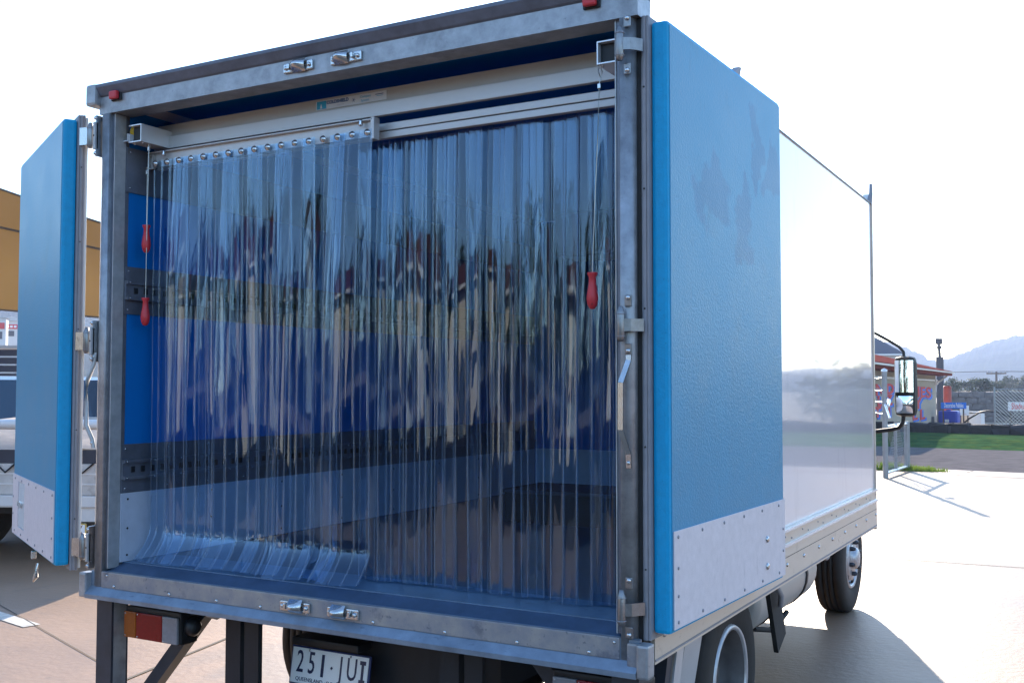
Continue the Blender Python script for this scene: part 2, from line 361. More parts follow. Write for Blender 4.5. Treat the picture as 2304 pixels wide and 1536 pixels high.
# road with kerb lips, verge
rd = MB(); rd.add([roadline(near0,-220), roadline(near0,220), roadline(far0,220), roadline(far0,-220)], [(0,1,2,3)])
struct('road', rd, 'asphalt').location.z = -.06
fp = MB()
for i in range(70):
    p, q_ = roadline((.2,17.6), -70+2*i), roadline((.2,17.6), -68.03+2*i); n_ = Vector((-DIRX.y, DIRX.x, 0))
    fp.add([p, q_, q_+n_*.55, p+n_*.55, p-Vector((0,0,.12)), q_-Vector((0,0,.12)), q_+n_*.6-Vector((0,0,.12)), p+n_*.6-Vector((0,0,.12))], [(0,1,2,3),(0,4,5,1),(1,5,6,2),(2,6,7,3),(3,7,4,0)])
struct('kerb', fp, 'concrete')
vg = MB()
def vfn(u, v):
    t = -220+440*u; p = roadline(far0, t); n_ = Vector((-DIRX.y, DIRX.x, 0)); d = v*6.6
    return p+n_*d+Vector((0,0,-.06+.14*min(1, v*3)))
vg.grid(vfn, 60, 8); struct('grass_verge', vg, 'grass')
yd2 = MB(); n_ = Vector((-DIRX.y, DIRX.x, 0)); p0 = Vector((far0[0], far0[1], 0))+n_*6.5
yd2.add([p0-DIRX*220+Vector((0,0,.05)), p0+DIRX*220+Vector((0,0,.05)), p0+DIRX*220+n_*14-Vector((0,0,.85)), p0-DIRX*220+n_*14-Vector((0,0,.85))], [(0,1,2,3)])
struct('supply_yard_ground', yd2, 'dirt')

# hills all round, as one sheet of terrain seen against the sky
RID = [(-180,.045),(-150,.05),(-110,.04),(-80,.09),(-60,.10),(-50,.095),(-40,.07),(-25,.055),(-14,.052),(-10.4,.0465),(-8.9,.038),(-7.9,.030),(-7.2,.024),(-6.3,.030),(-5.0,.038),(-3.2,.0445),(1,.040),(6,.022),(14,.016),(30,.018),(60,.022),(100,.04),(140,.03),(180,.045)]
def ridge(a):
    for (a0, e0), (a1, e1) in zip(RID, RID[1:]):
        if a0 <= a <= a1: t = (a-a0)/(a1-a0); return e0+(e1-e0)*t
    return .04
hl = MB(); NA, NR = 2400, 14
def hfn(u, v):
    A = -180+360*u; aa = RAD(A); near = 300 if A < -30 and A > -95 else 520
    r = near+(980-near)*v; e = ridge(A)*980
    t = v*v*(3-2*v); nz = noise.noise((math.sin(aa)*r*.02, math.cos(aa)*r*.02, 1.3))*5*t+noise.noise((math.sin(aa)*r*.25, math.cos(aa)*r*.25, 5))*2.2*t+noise.noise((A*14, r*.02, 3.3))*.9*t
    return (CAM.x+math.sin(aa)*r, CAM.y+math.cos(aa)*r, -1.0+e*t+nz)
hl.grid(hfn, NA, NR, False); struct('hills', hl, 'hill')

# ------------------------------------------------------------------ the refrigerated truck
T = thing('box_truck', 'white refrigerated box truck with its rear doors folded open and blue lining', 'truck')
# --- rear frame
hd = MB().prism([(0,2.608),(0,2.676),(.10,2.676),(.095,2.608)], -1.158, 1.158)
header = hd.build('header_beam', 'galv', T)
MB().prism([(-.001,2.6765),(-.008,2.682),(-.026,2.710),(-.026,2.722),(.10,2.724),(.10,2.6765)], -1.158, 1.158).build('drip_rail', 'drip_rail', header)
for s in (-1, 1):
    if s == -1: MB().bbox(-1.208, -1.150, -.030, .09, 2.640, 2.727, .012).build('corner_cap', 'galv', T)
    o_x = 1.128 if s == -1 else 1.113
    po = MB().prism([(s*1.098,.085),(s*1.098,.003),(s*1.0995,-.001),(s*1.103,-.002)]+[(s*(o_x+.028*math.sin(k*math.pi/16)), .026-.028*math.cos(k*math.pi/16)) for k in range(9)]+[(s*(o_x+.028),.085)], .700, 2.6075, 'z'); po.sm = [True]*len(po.f); po.sm[-1] = po.sm[-2] = False
    po = po.build('corner_post', 'galv', T)
    MB().box(min(s*1.081,s*1.0985), max(s*1.081,s*1.0985), .016, .084, .812, 2.608).build('post_liner', 'alu_plate', po)
    MB().bbox(min(s*1.079,s*1.083), max(s*1.079,s*1.083), .012, .066, .812, 2.606, .001).build('post_trim', 'galv_light', po)
    MB().bbox(min(s*1.156,s*1.194), max(s*1.156,s*1.194), -.030, .02, .700, .797, .008).build('sill_gusset', 'galv', T)
MB().bbox(1.122, 1.1575, -.016, -.0025, .706, .795, .006).build('sill_gusset', 'sill_worn', T)
MB().box(1.1415, 1.1555, .030, .0855, .705, 2.66).build('gap_shade', 'rubber', T)  # dark strip standing in for the shaded gap beside the right post
sill = MB().prism([(0,.744),(0,.802),(.016,.804),(.016,.70),(-.030,.70),(-.032,.716)], -1.156, 1.156)
sill = sill.build('sill_beam', 'sill_ledge', T)
MB().bbox(-1.094, 1.096, -.005, .010, .742, .804, .003).build('sill_board', 'sill_worn', sill)
MB().prism([(.0165,.801),(.092,.826),(.092,.79),(.0165,.79)], -1.10, 1.10).build('sill_ramp', 'sill_ramp', sill)
MB().box(-1.08, 1.08, .0925, .32, .79, .829).build('threshold_plate', 'threshold', T)
MB().box(-1.08, 1.08, .3205, 3.60, .76, .826).build('floor', 'floor', T)
for x in [-1.02,-.72,-.48,-.27,-.06,.22,.50,.76,1.0]:
    screw(sill, (x, -.005, .752), 'y-', .0065, .005)
for x in (-1.06, 1.08): screw(sill, (x, -.0052, .79), 'y-', .005, .004)
# --- body shell
for s in (-1, 1):
    x0, x1 = sorted((s*1.085, s*1.155))
    MB().box(x0, x1, .086, 3.56, .716, 2.605).build('side_wall', 'white_gloss', T)
    rail = MB().prism([(s*1.156,.714),(s*1.168,.716),(s*1.168,.862),(s*1.172,.866),(s*1.172,.874),(s*1.166,.878),(s*1.166,.922),(s*1.174,.926),(s*1.174,.936),(s*1.156,.938)], .0875, 3.5600, 'y').build('side_rail', 'rail_white', T)
    for z in (.870, .931): MB().box(*sorted((s*1.1722, s*1.1765)),   .0876, 3.559, z-.005, z+.006).build('rail_bead', 'bead', rail)
    MB().box(*sorted((s*1.1683, s*1.170)), .0878, 3.558, .724, .730).build('rail_groove', 'seal', rail)
    MB().box(*sorted((s*1.1683, s*1.1688)), .0878, 3.558, .8195, .8215).build('rail_groove', 'rubber', rail)
    if s == 1:
        nn = 'x+'
        for i in range(13): screw(rail, (1.1682, .16+i*.28, .79), nn, .0085, .006, 'rivet')
        for i in range(13):
            screw(rail, (1.1662, .12+i*.285, .905), nn, .004, .003, 'rivet', 'seal'); screw(rail, (1.1662, .22+i*.285, .890), nn, .004, .003, 'rivet', 'seal')
    MB().bbox(*sorted((s*1.1442, s*1.164)), 3.5605, 3.582, .70, 2.60, .003).build('corner_moulding', 'rail_white', T)
    MB().prism([(s*1.1552,2.596),(s*1.158,2.597),(s*1.158,2.606),(s*1.09,2.690),(s*1.02,2.700),(s*1.02,2.66),(s*1.1555,2.600)], .1005, 3.56, 'y').build('roof_cap', 'white_gloss', T)
    MB().box(*sorted((s*1.1582, s*1.1605)), .1006, 3.559, 2.5985, 2.6055).build('roof_bead', 'leg_paint', T)
MB().prism([(-1.02,2.665),(-1.02,2.699),(0,2.72),(1.02,2.699),(1.02,2.665)], .1008, 3.56, 'y').build('roof', 'white_paint', T)
MB().box(-1.144, 1.144, 3.5605, 3.60, .70, 2.66).build('front_wall', 'white_gloss', T)
ml_ = MB(); ml_.tube([(1.150,3.55,2.60),(1.158,3.56,2.66),(1.156,3.57,2.72)], [.016,.012,.009], 8)
ml_.build('marker_stalk', 'seal', T)
fr = MB(); fr.add([], []); 
fr.prism([(0,0),(.09,0),(.10,.05),(.118,.083),(.085,.078),(.045,.05)], -.012, .012, 'x')
fr.build('door_catch_fin', 'seal', T, (1.10, 1.05, 2.69))
# --- lining
lin = MB().box(-1.0845, -1.080, .0855, 3.559, .8265, 2.655).build('left_lining', 'blue_lining', T)
for z0, z1 in ((2.302,2.482),(1.812,2.002),(1.100,1.293)):
    MB().box(-1.0798, -1.0745, .0675, 3.54, z0, z1).build('lining_plate', 'alu_plate', lin)
    for i in range(16):
        for z in (z0+.018, z1-.018): screw(lin, (-1.0746, .085+i*.22, z), 'x+', .0035, .003)
MB().box(-1.0798, -1.074, .0675, 3.54, .830, 1.0995).build('kick_panel', 'kick_in', lin)
for i in range(8):
    for z in (.855, .96, 1.075): screw(lin, (-1.0741, .10+i*.45, z), 'x+', .0045, .003, 'screw', 'black')
for z0, z1 in ((1.868,1.945),(1.153,1.232)):
    tr_ = MB().box(-1.0745, -1.066, .0672, 3.53, z0+.012, z1-.012)
    for z in (z0, z1-.014): tr_.box(-1.0746, -1.056, .0670, 3.531, z, z+.014)
    tr_ = tr_.build('load_track', 'alu_plate', lin)
    sm_ = MB().bbox(-.0012, .004, -.010, .010, -.012, .012, .004).mesh('track_slot', 'black')
    for i in range(40): obj('track_slot', sm_, tr_, (-1.0665, .115+i*.05, (z0+z1)/2))
    for i in range(24):
        for z in (z0+.007, z1-.007): screw(tr_, (-1.0562, .08+i*.14, z), 'x+', .003, .003)
rl = MB().box(1.080, 1.0845, .0855, 3.559, .8265, 2.655).build('right_lining', 'blue_lining', T)
MB().box(1.074, 1.0798, .0675, 3.54, .830, 1.0995).build('kick_panel', 'kick_in', rl)
bl = MB().box(-1.0798, 1.0798, 3.552, 3.5595, .8265, 2.655).build('bulkhead_lining', 'blue_lining', T)
MB().box(-1.07, 1.07, 3.545, 3.5515, .8265, 1.105).build('kick_panel', 'kick_in', bl)
MB().box(-1.0798, 1.0798, .1005, 3.551, 2.6565, 2.664).build('ceiling_lining', 'blue_lining', T)
ev = MB().bbox(-.75, .75, 3.20, 3.543, 2.36, 2.645, .03).build('evaporator_unit', 'alu_plate', T)
# --- doors: local X runs from hinge edge to free edge, thickness along s*Y
def door(px, py, ex, ey, s):
    W, Z0, Z1 = 1.082, .816, 2.596
    d = MB().bbox(.004, W-.004, *sorted((0, s*.052)), Z0, Z1, .012).build('door', 'blue_edge', T, (px, py, 0)); d.rotation_euler = (0, 0, math.atan2(ey, ex))
    MB().bbox(.016, W-.012, *sorted((-s*.0022, s*.004)), Z0+.012, Z1-.012, .002).build('inner_skin', 'blue_grp_stained' if s == 1 else 'blue_grp', d)
    if s == 1:
        kp = MB().bbox(.022, W-.004, *sorted((-s*.006, -s*.0024)), Z0+.012, 1.108, .001).build('kick_plate', 'kick', d)
    else:   # the kick plate has a slot cut in it for the latch
        kp = MB(); y0, y1 = sorted((-s*.006, -s*.0024)); zb, zt = Z0+.012, 1.108
        kp.box(.022, .735, y0, y1, zb, zt); kp.box(.915, W-.004, y0, y1, zb, zt); kp.box(.735, .915, y0, y1, zb, .872); kp.box(.735, .915, y0, y1, 1.082, zt)
        kp = kp.build('kick_plate', 'kick', d)
        MB().bbox(.737, .913, *sorted((-s*.0023, -s*.004)), .874, 1.080, .001).build('latch_pocket', 'bead', d)
        MB().bbox(.80, .905, *sorted((-s*.0042, -s*.012)), .968, .990, .003).build('latch', 'zinc', d)
    sg = 'y-' if s == 1 else 'y+'
    for i in range(6):
        for z in (Z0+.03, 1.090): screw(d, (.05+i*.19, -s*.0062, z), sg, .0055, .003, 'screw', 'seal')
    for z in (.92, 1.0): screw(d, (.05, -s*.0062, z), sg, .005, .003, 'screw', 'seal'); screw(d, (1.05, -s*.0062, z), sg, .005, .003, 'screw', 'seal')
    if s == 1:
        for z in (.89, .985): screw(d, (.86, -s*.0062, z), sg, .012, .008, 'bolt')
    sk = MB().bbox(-.014, W+.012, *sorted((s*.0525, s*.060)), Z0-.018, Z1+.016, .002)
    sk.bbox(-.018, .012, *sorted((s*.0605, s*.071)), Z0-.018, Z1+.016, .003); sk.bbox(-.012, .012, *sorted((s*.0715, s*.081)), Z0-.02, Z1+.018, .003)
    sk.build('door_seal', 'seal', d)
    for z in (1.0, 1.35, 1.75, 2.1, 2.4): screw(d, (-.0182, s*.0655, z), 'x-', .003, .002, 'screw', 'black')
    MB().bbox(-.006, W+.004, *sorted((s*.0815, s*.092)), Z0-.012, Z1+.01, .002).build('outer_skin', 'white_paint', d)
    return d
dr = door(1.232, .040, .038, .999, 1)
dl = door(-1.279, -.072, -.889, .458, -1)
MB().bbox(.55, .57, -.02, .0, .770, .804, .003).build('door_stop', 'zinc', dl)
ft = MB(); ft.tube([(-.028,.070,.84),(-.032,.074,.79),(-.022,.082,.77)], [.006,.010,.004], 6); ft.build('lock_tab', 'zinc', dl)
# --- hinges
for s in (-1, 1):
    for z0 in (2.462, 1.643, .833):
        z1 = z0+.118; hx = s*1.112 if s == 1 else s*1.185; hy = -.026 if s == 1 else -.020
        h = MB().lathe([(.0001,z0+.010),(.008,z0+.010),(.0115,z0+.018),(.0128,z0+.022),(.0128,z1-.024),(.0115,z1-.020),(.0085,z1-.014),(.007,z1-.006),(.0001,z1-.004)], (hx, hy, 0), 'z', 16).build('hinge', 'hinge_zinc', T)
        for z in (z0+.024, z1-.029): MB().lathe([(.013,z),(.0142,z),(.0142,z+.003),(.013,z+.003)], (hx, hy, 0), 'z', 16).build('hinge_ring', 'seal', h)
        if s == 1:
            for zz in (z0-.028, z1-.006): 
                MB().bbox(1.116, 1.139, -.009, -.0025, zz, zz+.034, .006).build('hinge_ear', 'hinge_zinc', h); screw(h, (1.128, -.009, zz+(.012 if zz < z0 else .026)), 'y-', .0075, .007, 'bolt')
            MB().prism([(1.122,-.030),(1.142,-.022),(1.156,-.006),(1.168,.012),(1.163,.016),(1.150,.002),(1.136,-.018),(1.122,-.020)], z0+.040, z1-.042, 'z').build('hinge_plate', 'hinge_zinc', h)
        else:
            MB().bbox(-1.163, -1.1565, -.016, .03, z0-.024, z1+.024, .003).build('hinge_ear', 'zinc', h)
            MB().bbox(-1.170, -1.1565, -.022, -.004, z0+.004, z1-.004, .003).build('hinge_plate', 'galv_light', h)
            for zz in (z0-.012, z1+.012): screw(h, (-1.160, -.0162, zz), 'y-', .008, .006, 'bolt')
            screw(h, (-1.163, -.0222, (z0+z1)/2), 'y-', .004, .001, 'bolt', 'black')
            MB().beam((-1.185,-.020,(z0+z1)/2), (-1.232,-.03,(z0+z1)/2), .012, .07).build('hinge_strap', 'zinc', h)
# --- grab straps on the posts
gb = MB()
pr_ = [(1.127,-.003,1.640),(1.128,-.006,1.600),(1.114,-.032,1.535),(1.114,-.034,1.400),(1.127,-.008,1.330),(1.127,-.004,1.290)]
for p, q_ in zip(pr_, pr_[1:]): gb.beam(p, q_, .016, .005, (0,1,0))
gb = gb.build('grab_strap', 'zinc', T)
for z in (1.625, 1.305): screw(gb, (1.127, -.008, z), 'y-', .006, .005, 'bolt')
gl_ = MB().tube([(-1.158,.0,1.655),(-1.160,-.004,1.61),(-1.186,-.012,1.545),(-1.190,-.012,1.46),(-1.188,-.012,1.37),(-1.162,-.004,1.315),(-1.158,0,1.28)], .0085, 8).build('grab_strap', 'galv_light', T)
for z in (1.64, 1.30): screw(gl_, (-1.160, -.006, z), 'y-', .007, .006, 'bolt')
# --- cam keepers
def keeper(x, z, flip, zz):
    k = MB().bbox(x-.066, x+.066, -.010-zz, -.0005-zz, z-.017, z+.017, .004).build('cam_keeper', 'zinc', T)
    for i in (-1, 1): screw(k, (x+i*.052, -.010-zz, z), 'y-', .008, .008, 'bolt')
    a_ = x+(.008 if flip else -.016)
    kn = MB(); kn.grid(lambda u, v: (a_-.028+.056*v+(0 if v < .5 else 0), -.010-zz-.034*math.sin(math.pi*u)*math.sin(math.pi*min(1, .18+v*.72)), z-.020+.046*u), 8, 8); kn.build('keeper_hook', 'zinc', k)
    MB().bbox(x-.040 if flip else x+.030, x-.028 if flip else x+.040, -.024-zz, -.0102-zz, z-.008, z+.012, .003).build('keeper_lug', 'zinc', k)
keeper(-.122, 2.645, True, 0); keeper(.090, 2.643, False, 0); keeper(-.108, .770, True, .005); keeper(.100, .770, False, .005)
# --- marker lamps on the header
for x in (-1.055, 1.012):
    m_ = MB().bbox(x-.028, x+.028, -.008, -.0005, 2.650, 2.690, .004).build('marker_lamp', 'black', T)
    MB().bbox(x-.023, x+.021, -.026, -.0082, 2.654, 2.687, .007).build('lens', 'red_plastic', m_)
# --- underside at the rear: legs, braces, tail lamps, plate
for s in (-1, 1):
    lg = MB().box(*sorted((s*1.06, s*1.145)), .02, .10, .22, .699).build('bumper_leg', 'leg_paint', T)
    MB().box(*sorted((s*1.058, s*1.0595)), .03, .09, .22, .699).build('leg_web', 'galv', lg)
    MB().beam((s*1.05,.20,.30), (s*.70,.20,.695), .055, .05).build('leg_brace', 'leg_paint', T)
    x0 = -1.03 if s == -1 else .845; x1 = x0+.30
    tl = MB().bbox(x0, x1, .062, .150, .545, .668, .008); tl.bbox(x0+.03, x1-.02, .10, .17, .655, .699, .01); tl.lathe([(.03,0),(.035,.01),(.035,.03),(.02,.045),(.0001,.045)], (x1-.005, .11, .61), 'x', 12)
    tl = tl.build('tail_lamp', 'black', T)
    A_ = [(x0+.004, x0+.070, 'lens_amber'), (x0+.0715, x0+.212, 'lens_red'), (x0+.2135, x1-.006, 'lens_clear')]
    if s == 1: A_ = [(x0+.006, x0+.086, 'lens_clear'), (x0+.0875, x0+.229, 'lens_red'), (x0+.2305, x1-.004, 'lens_amber')]
    for p, q_, m_ in A_:
        ln = MB().bbox(p, q_, .050, .0618, .550, .650, .004).build('lens', m_, tl)
        for zz in (.558, .642): screw(tl, (p+.008, .050, zz), 'y-', .003, .002)
wi = MB().tube([(-.735,.11,.655),(-.66,.12,.665),(-.60,.12,.66),(-.50,.13,.672),(-.40,.14,.695)], .006, 6).build('lamp_cable', 'rubber', T)
MB().tube([(-.66,.12,.664),(-.645,.12,.663),(-.60,.12,.660),(-.585,.12,.662)], [.006,.013,.013,.006], 8).build('cable_joint', 'seal', wi)
for x0 in (-.615, .36):
    ch = MB().box(x0, x0+.075, .18, .20, .08, .70); ch.box(x0+.055, x0+.075, .2002, .30, .08, .70); ch.box(x0, x0+.02, .2002, .30, .08, .70)
    ch.build('bumper_hanger', 'chassis', T)
    MB().box(x0+.10, x0+.17, .175, .19, .08, .70).build('hanger_plate', 'chassis', T)
for s in (-1, 1):
    c_ = MB().box(*sorted((s*.33, s*.40)), .52, 5.0, .42, .655).build('chassis_rail', 'chassis', T)
for i in range(9): MB().box(-1.08, 1.08, .14+i*.42, .20+i*.42, .656, .715).build('cross_member', 'chassis', T)
pf = MB()
for k in range(3): pass
pc = MB().prism([(-.33,.655),(-.33,.36),(-.20,.30),(.28,.30),(.28,.655)], .45, .475, 'y').build('rear_bracket', 'chassis', T)
ax = MB().lathe([(.09,-.7),(.09,-.2),(.19,-.12),(.19,.12),(.09,.2),(.09,.7)], (0,1.29,.37), 'x', 20).build('rear_axle', 'chassis', T)
# number plate, leaning back a little
npz = thing('x', '', ''); bpy.data.objects.remove(npz)
npl = MB().bbox(-.192, .192, .002, .010, -.074, .072, .006).build('number_plate', 'plate_frame', T, (-.268, .37, .447)); npl.rotation_euler = (RAD(-9), 0, RAD(-.5))
MB().bbox(-.184, .184, -.0015, .0018, -.066, .066, .001).build('plate_face', 'plate_white', npl)
for ch_, x in zip(['2','5','1','J','U','I'], [-.142,-.085,-.030,.058,.110,.160]):
    if ch_ == '1': MB().box(x-.006, x+.006, -.004, -.0016, -.030, .052).build('plate_character', 'plate_ink', npl)
    elif ch_ == 'I':
        c_ = MB().box(x-.005, x+.005, -.004, -.0016, -.030, .052); c_.box(x-.013, x+.013, -.0041, -.0017, .038, .052); c_.box(x-.013, x+.013, -.0041, -.0017, -.030, -.016); c_.build('plate_character', 'plate_ink', npl)
    else: text('plate_character', ch_, .116, 'plate_ink', npl, (x, -.0022, .011), RX, .0008, .64, bold=.0004)
MB().lathe([(.006,0),(.006,-.002),(.0001,-.002)], (.014,-.0018,.008), 'y', 4, False).build('plate_dot', 'plate_ink', npl)
text('plate_lettering', 'QUEENSLAND · SUNSHINE STATE', .020, 'plate_ink', npl, (0, -.0022, -.050), RX, .0006, 1.05)
text('frame_lettering', 'BRISBANE', .014, 'pale_blue_ink', npl, (-.04, .0015, -.0695), RX, .0006, 1.1)
for x in (-.10, .10): screw(npl, (x, -.0016, .060), 'y-', .005, .003)
MB().bbox(-.42, -.10, .33, .42, .535, .565, .008).build('plate_lamp_bar', 'black', T)
# mudguard frames in front of the right rear wheel
MB().beam((1.10,.60,.705), (1.02,.56,.16), .018, .17, (0,1,0)).build('mudguard_edge', 'alu', T)
MB().beam((1.09,.36,.705), (1.09,.20,.25), .05, .045).build('side_brace', 'leg_paint', T)
MB().beam((1.12,.43,.705), (1.12,.25,.25), .006, .06).build('side_brace', 'alu', T)
MB().box(.60, 1.085, .50, .515, .25, .705).build('mudguard_panel', 'alu_dark', T)
fl = MB().beam((1.06,1.70,.70), (1.06,1.84,.40), .02, .14, (0,1,0)); fl = fl.build('mud_flap', 'rubber', T)
MB().tube([(1.085,1.66,.70),(1.10,1.72,.63),(1.09,1.74,.58)], .012, 6).build('flap_bracket', 'seal', fl)
# --- wheels
def wheel(x, y, R, rr, s, wd, kind):
    t = MB(); h = wd/2
    prof = [(rr,-h*.8),(rr+.03,-h),(R-.05,-h*1.02),(R-.015,-h*.92),(R,-h*.75),(R,-h*.42),(R-.010,-h*.40),(R-.010,-h*.32),(R,-h*.30),(R,-h*.05),(R-.010,-h*.04),(R-.010,h*.04),(R,h*.05),(R,h*.30),(R-.010,h*.32),(R-.010,h*.40),(R,h*.42),(R,h*.75),(R-.015,h*.92),(R-.05,h*1.02),(rr+.03,h),(rr,h*.8)]
    wh = t.lathe(prof, (0,0,0), 'x', 48, True, False).build('wheel', 'tyre', T, (x, y, R-.004))
    rm = MB(); o = s*h
    if kind == 'dual': rm.lathe([(rr+.012,o*.86),(rr+.004,o*1.0),(rr-.012,o*.90),(rr-.020,o*.2),(rr-.030,-o*.5),(.12,-o*.62),(.11,-o*.2),(.075,-o*.1),(.07,o*.2),(.0001,o*.22)], (0,0,0), 'x', 40, True, False)
    else: rm.lathe([(rr+.012,o*.86),(rr+.004,o*1.0),(rr-.012,o*.90),(rr-.022,o*.5),(rr-.035,o*.55),(.15,o*.95),(.12,o*1.0),(.075,o*.95),(.07,o*1.25),(.055,o*1.4),(.0001,o*1.42)], (0,0,0), 'x', 40, True, False)
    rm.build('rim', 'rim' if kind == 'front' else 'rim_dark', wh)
    if kind == 'dual': MB().lathe([(rr+.013,o*.88),(rr+.006,o*1.03),(rr-.008,o*1.0),(rr-.010,o*.86)], (0,0,0), 'x', 40, True, False).build('rim_lip', 'rim', wh)
    for k in range(6):
        a_ = k*math.pi/3+.3
        if kind == 'front':
            screw(wh, (o*1.0, .105*math.cos(a_), .105*math.sin(a_)), 'x+' if s > 0 else 'x-', .016, .035, 'wheel_nut', 'leg_paint', 6)
            screw(wh, (o*.80, .165*math.cos(a_+.5), .165*math.sin(a_+.5)), 'x+' if s > 0 else 'x-', .022, .012, 'hand_hole', 'black', 12)
        else: screw(wh, (-o*.3, .10*math.cos(a_), .10*math.sin(a_)), 'x+' if s > 0 else 'x-', .014, .03, 'wheel_nut', 'leg_paint', 6)
for s in (-1, 1):
    wheel(s*.92, 1.29, .365, .205, s, .19, 'dual'); wheel(s*.70, 1.29, .365, .205, s, .19, 'dual'); wheel(s*.72, 4.62, .365, .195, s, .19, 'front')
# --- fuel tank, air tank
tk = MB().lathe([(.0001,0),(.16,0),(.19,.02),(.195,.04),(.195,1.16),(.19,1.18),(.16,1.2),(.0001,1.2)], (.66,2.25,.475), 'y', 28).build('fuel_tank', 'alu_dark', T)
for y in (2.55, 3.15): MB().lathe([(.1955,0),(.201,0),(.201,.04),(.1955,.04)], (.66,y,.475), 'y', 28).build('tank_strap', 'black', tk)
MB().tube([(.72,2.6,.27),(.76,2.75,.24),(.74,2.95,.22),(.76,3.1,.27)], .015, 6).build('fuel_hose', 'rubber', T)
at_ = MB().lathe([(.0001,-.35),(.11,-.35),(.125,-.33),(.125,-.01),(.118,0),(.10,0),(.098,-.02),(.06,-.02),(.0001,-.02)], (.80,3.95,.56), 'x', 24).build('air_cleaner', 'seal', T)
# --- cab ahead of the box
cb = MB(); cprof = [(3.75,.50),(3.75,2.02),(3.90,2.14),(4.50,2.14),(4.66,2.05),(4.98,1.30),(5.03,1.22),(5.06,.62),(5.05,.46),(5.02,.44),(5.00,.58),(4.90,.72),(4.62,.79),(4.34,.72),(4.24,.58),(4.22,.50)]
cb.prism(cprof, -.78, .78); cab = cb.build('cab', 'white_paint', T)
MB().add([(-.72,4.675,2.03),(.72,4.675,2.03),(.72,4.962,1.36),(-.72,4.962,1.36)], [(0,1,2,3)]).build('windscreen', 'glass_dark', cab)
for s in (-1, 1):
    MB().prism([(4.02,1.35),(4.02,1.98),(4.50,1.98),(4.82,1.35)], s*.7805, s*.786).build('side_window', 'glass_dark', cab)
    MB().bbox(*sorted((s*.7805,s*.805)), 4.02, 4.16, 1.12, 1.15, .006).build('door_handle', 'black', cab)
MB().bbox(-.76, .76, 5.065, 5.14, .42, .62, .03).build('front_bumper', 'white_paint', cab)
for s in (-1, 1): MB().bbox(*sorted((s*.45,s*.74)), 5.058, 5.08, .74, .92, .01).build('headlight', 'lens_clear', cab)
# door mirror on arms
for s in (-1, 1):
    mr_ = MB().bbox(s*1.165-.072, s*1.165+.072, 4.63, 4.735, 1.325, 1.735, .045).build('wing_mirror', 'black', T)
    MB().tube([(s*.785,4.75,2.00),(s*1.05,4.72,1.845),(s*1.12,4.70,1.80),(s*1.152,4.69,1.765),(s*1.155,4.685,1.73)], .010, 8).build('mirror_arm', 'black', mr_)
    MB().tube([(s*.785,4.72,1.195),(s*1.06,4.70,1.235),(s*1.115,4.69,1.25),(s*1.142,4.685,1.285),(s*1.147,4.685,1.335)], .014, 8).build('mirror_arm', 'black', mr_)
    MB().grid(lambda u, v: (s*1.165-.056+.112*u, 4.6285-.004*math.sin(math.pi*u)-(.020*(1-u) if s == 1 else .020*u)-.006*(1-v), 1.49+.215*v), 6, 6).build('mirror_glass', 'mirror', mr_)
    MB().grid(lambda u, v: (s*1.165-.052+.104*u, 4.6285-.010*math.sin(math.pi*u)*math.sin(math.pi*v)-(.018*(1-u) if s == 1 else .018*u), 1.35+.115*v), 10, 10).build('mirror_glass', 'mirror', mr_)

# ------------------------------------------------------------------ curtain gear inside the doorway
pm = thing('curtain_track', 'beige aluminium curtain track box across the top of the doorway', 'track', (0, .2, 2.40))
def pl_(mb, name, m, parent=pm): return mb.build(name, m, parent, (0, -.2, -2.40))
pl_(MB().prism([(.206,2.5405),(.207,2.592),(.30,2.600),(.30,2.5405)], -1.055, 1.073), 'upper_cover', 'alu_dark')
pl_(MB().bbox(-1.06, 1.074, .190, .2115, 2.490, 2.540, .002), 'lower_cover', 'alu')
rl2 = MB().bbox(-1.06, 1.074, .212, .235, 2.440, 2.466, .002); rl2.bbox(-1.06, 1.074, .210, .235, 2.412, 2.436, .002)
pl_(rl2, 'hanging_rail', 'alu')
for s in (-1, 1):
    xa, xb = (1.010, 1.076) if s == 1 else (-1.046, -.975)
    y0 = .035 if s == 1 else .05
    cch = MB(); zb, zt = 2.492, 2.562
    cch.box(xa, xb, y0, .30, zt-.004, zt); cch.box(xa, xb, y0, .30, zb, zb+.004); cch.box(xa, xa+.004, y0, .30, zb+.0041, zt-.0041) if s == 1 else cch.box(xb-.004, xb, y0, .30, zb+.0041, zt-.0041)
    cch.box(xb-.004, xb, y0, .30, zb+.0041, zb+.036) if s == 1 else cch.box(xa, xa+.004, y0, .30, zb+.0041, zb+.036)
    c_ = pl_(cch, 'end_channel', 'bead')
    MB().box(xa+.006, xb-.006, y0+.02, .29, zb+.006, zt-.006).build('channel_core', 'black', c_)
    for xx in (xa+.012, xb-.012):
        for z, nm in ((zb-.001, 'z-'), (zt+.001, 'z+')): screw(c_, (xx, y0+.02, z), nm, .004, .005)
ch2 = MB().box(-1.076, -1.052, .05, .25, 2.500, 2.504); ch2.box(-1.056, -1.052, .05, .25, 2.5041, 2.53); pl_(ch2, 'end_channel', 'bead')
pl_(MB().lathe([(.0001,-.012),(.024,-.012),(.028,-.006),(.020,0),(.028,.006),(.024,.012),(.0001,.012)], (-1.058,.10,2.545), 'x', 20), 'pulley', 'yellow')
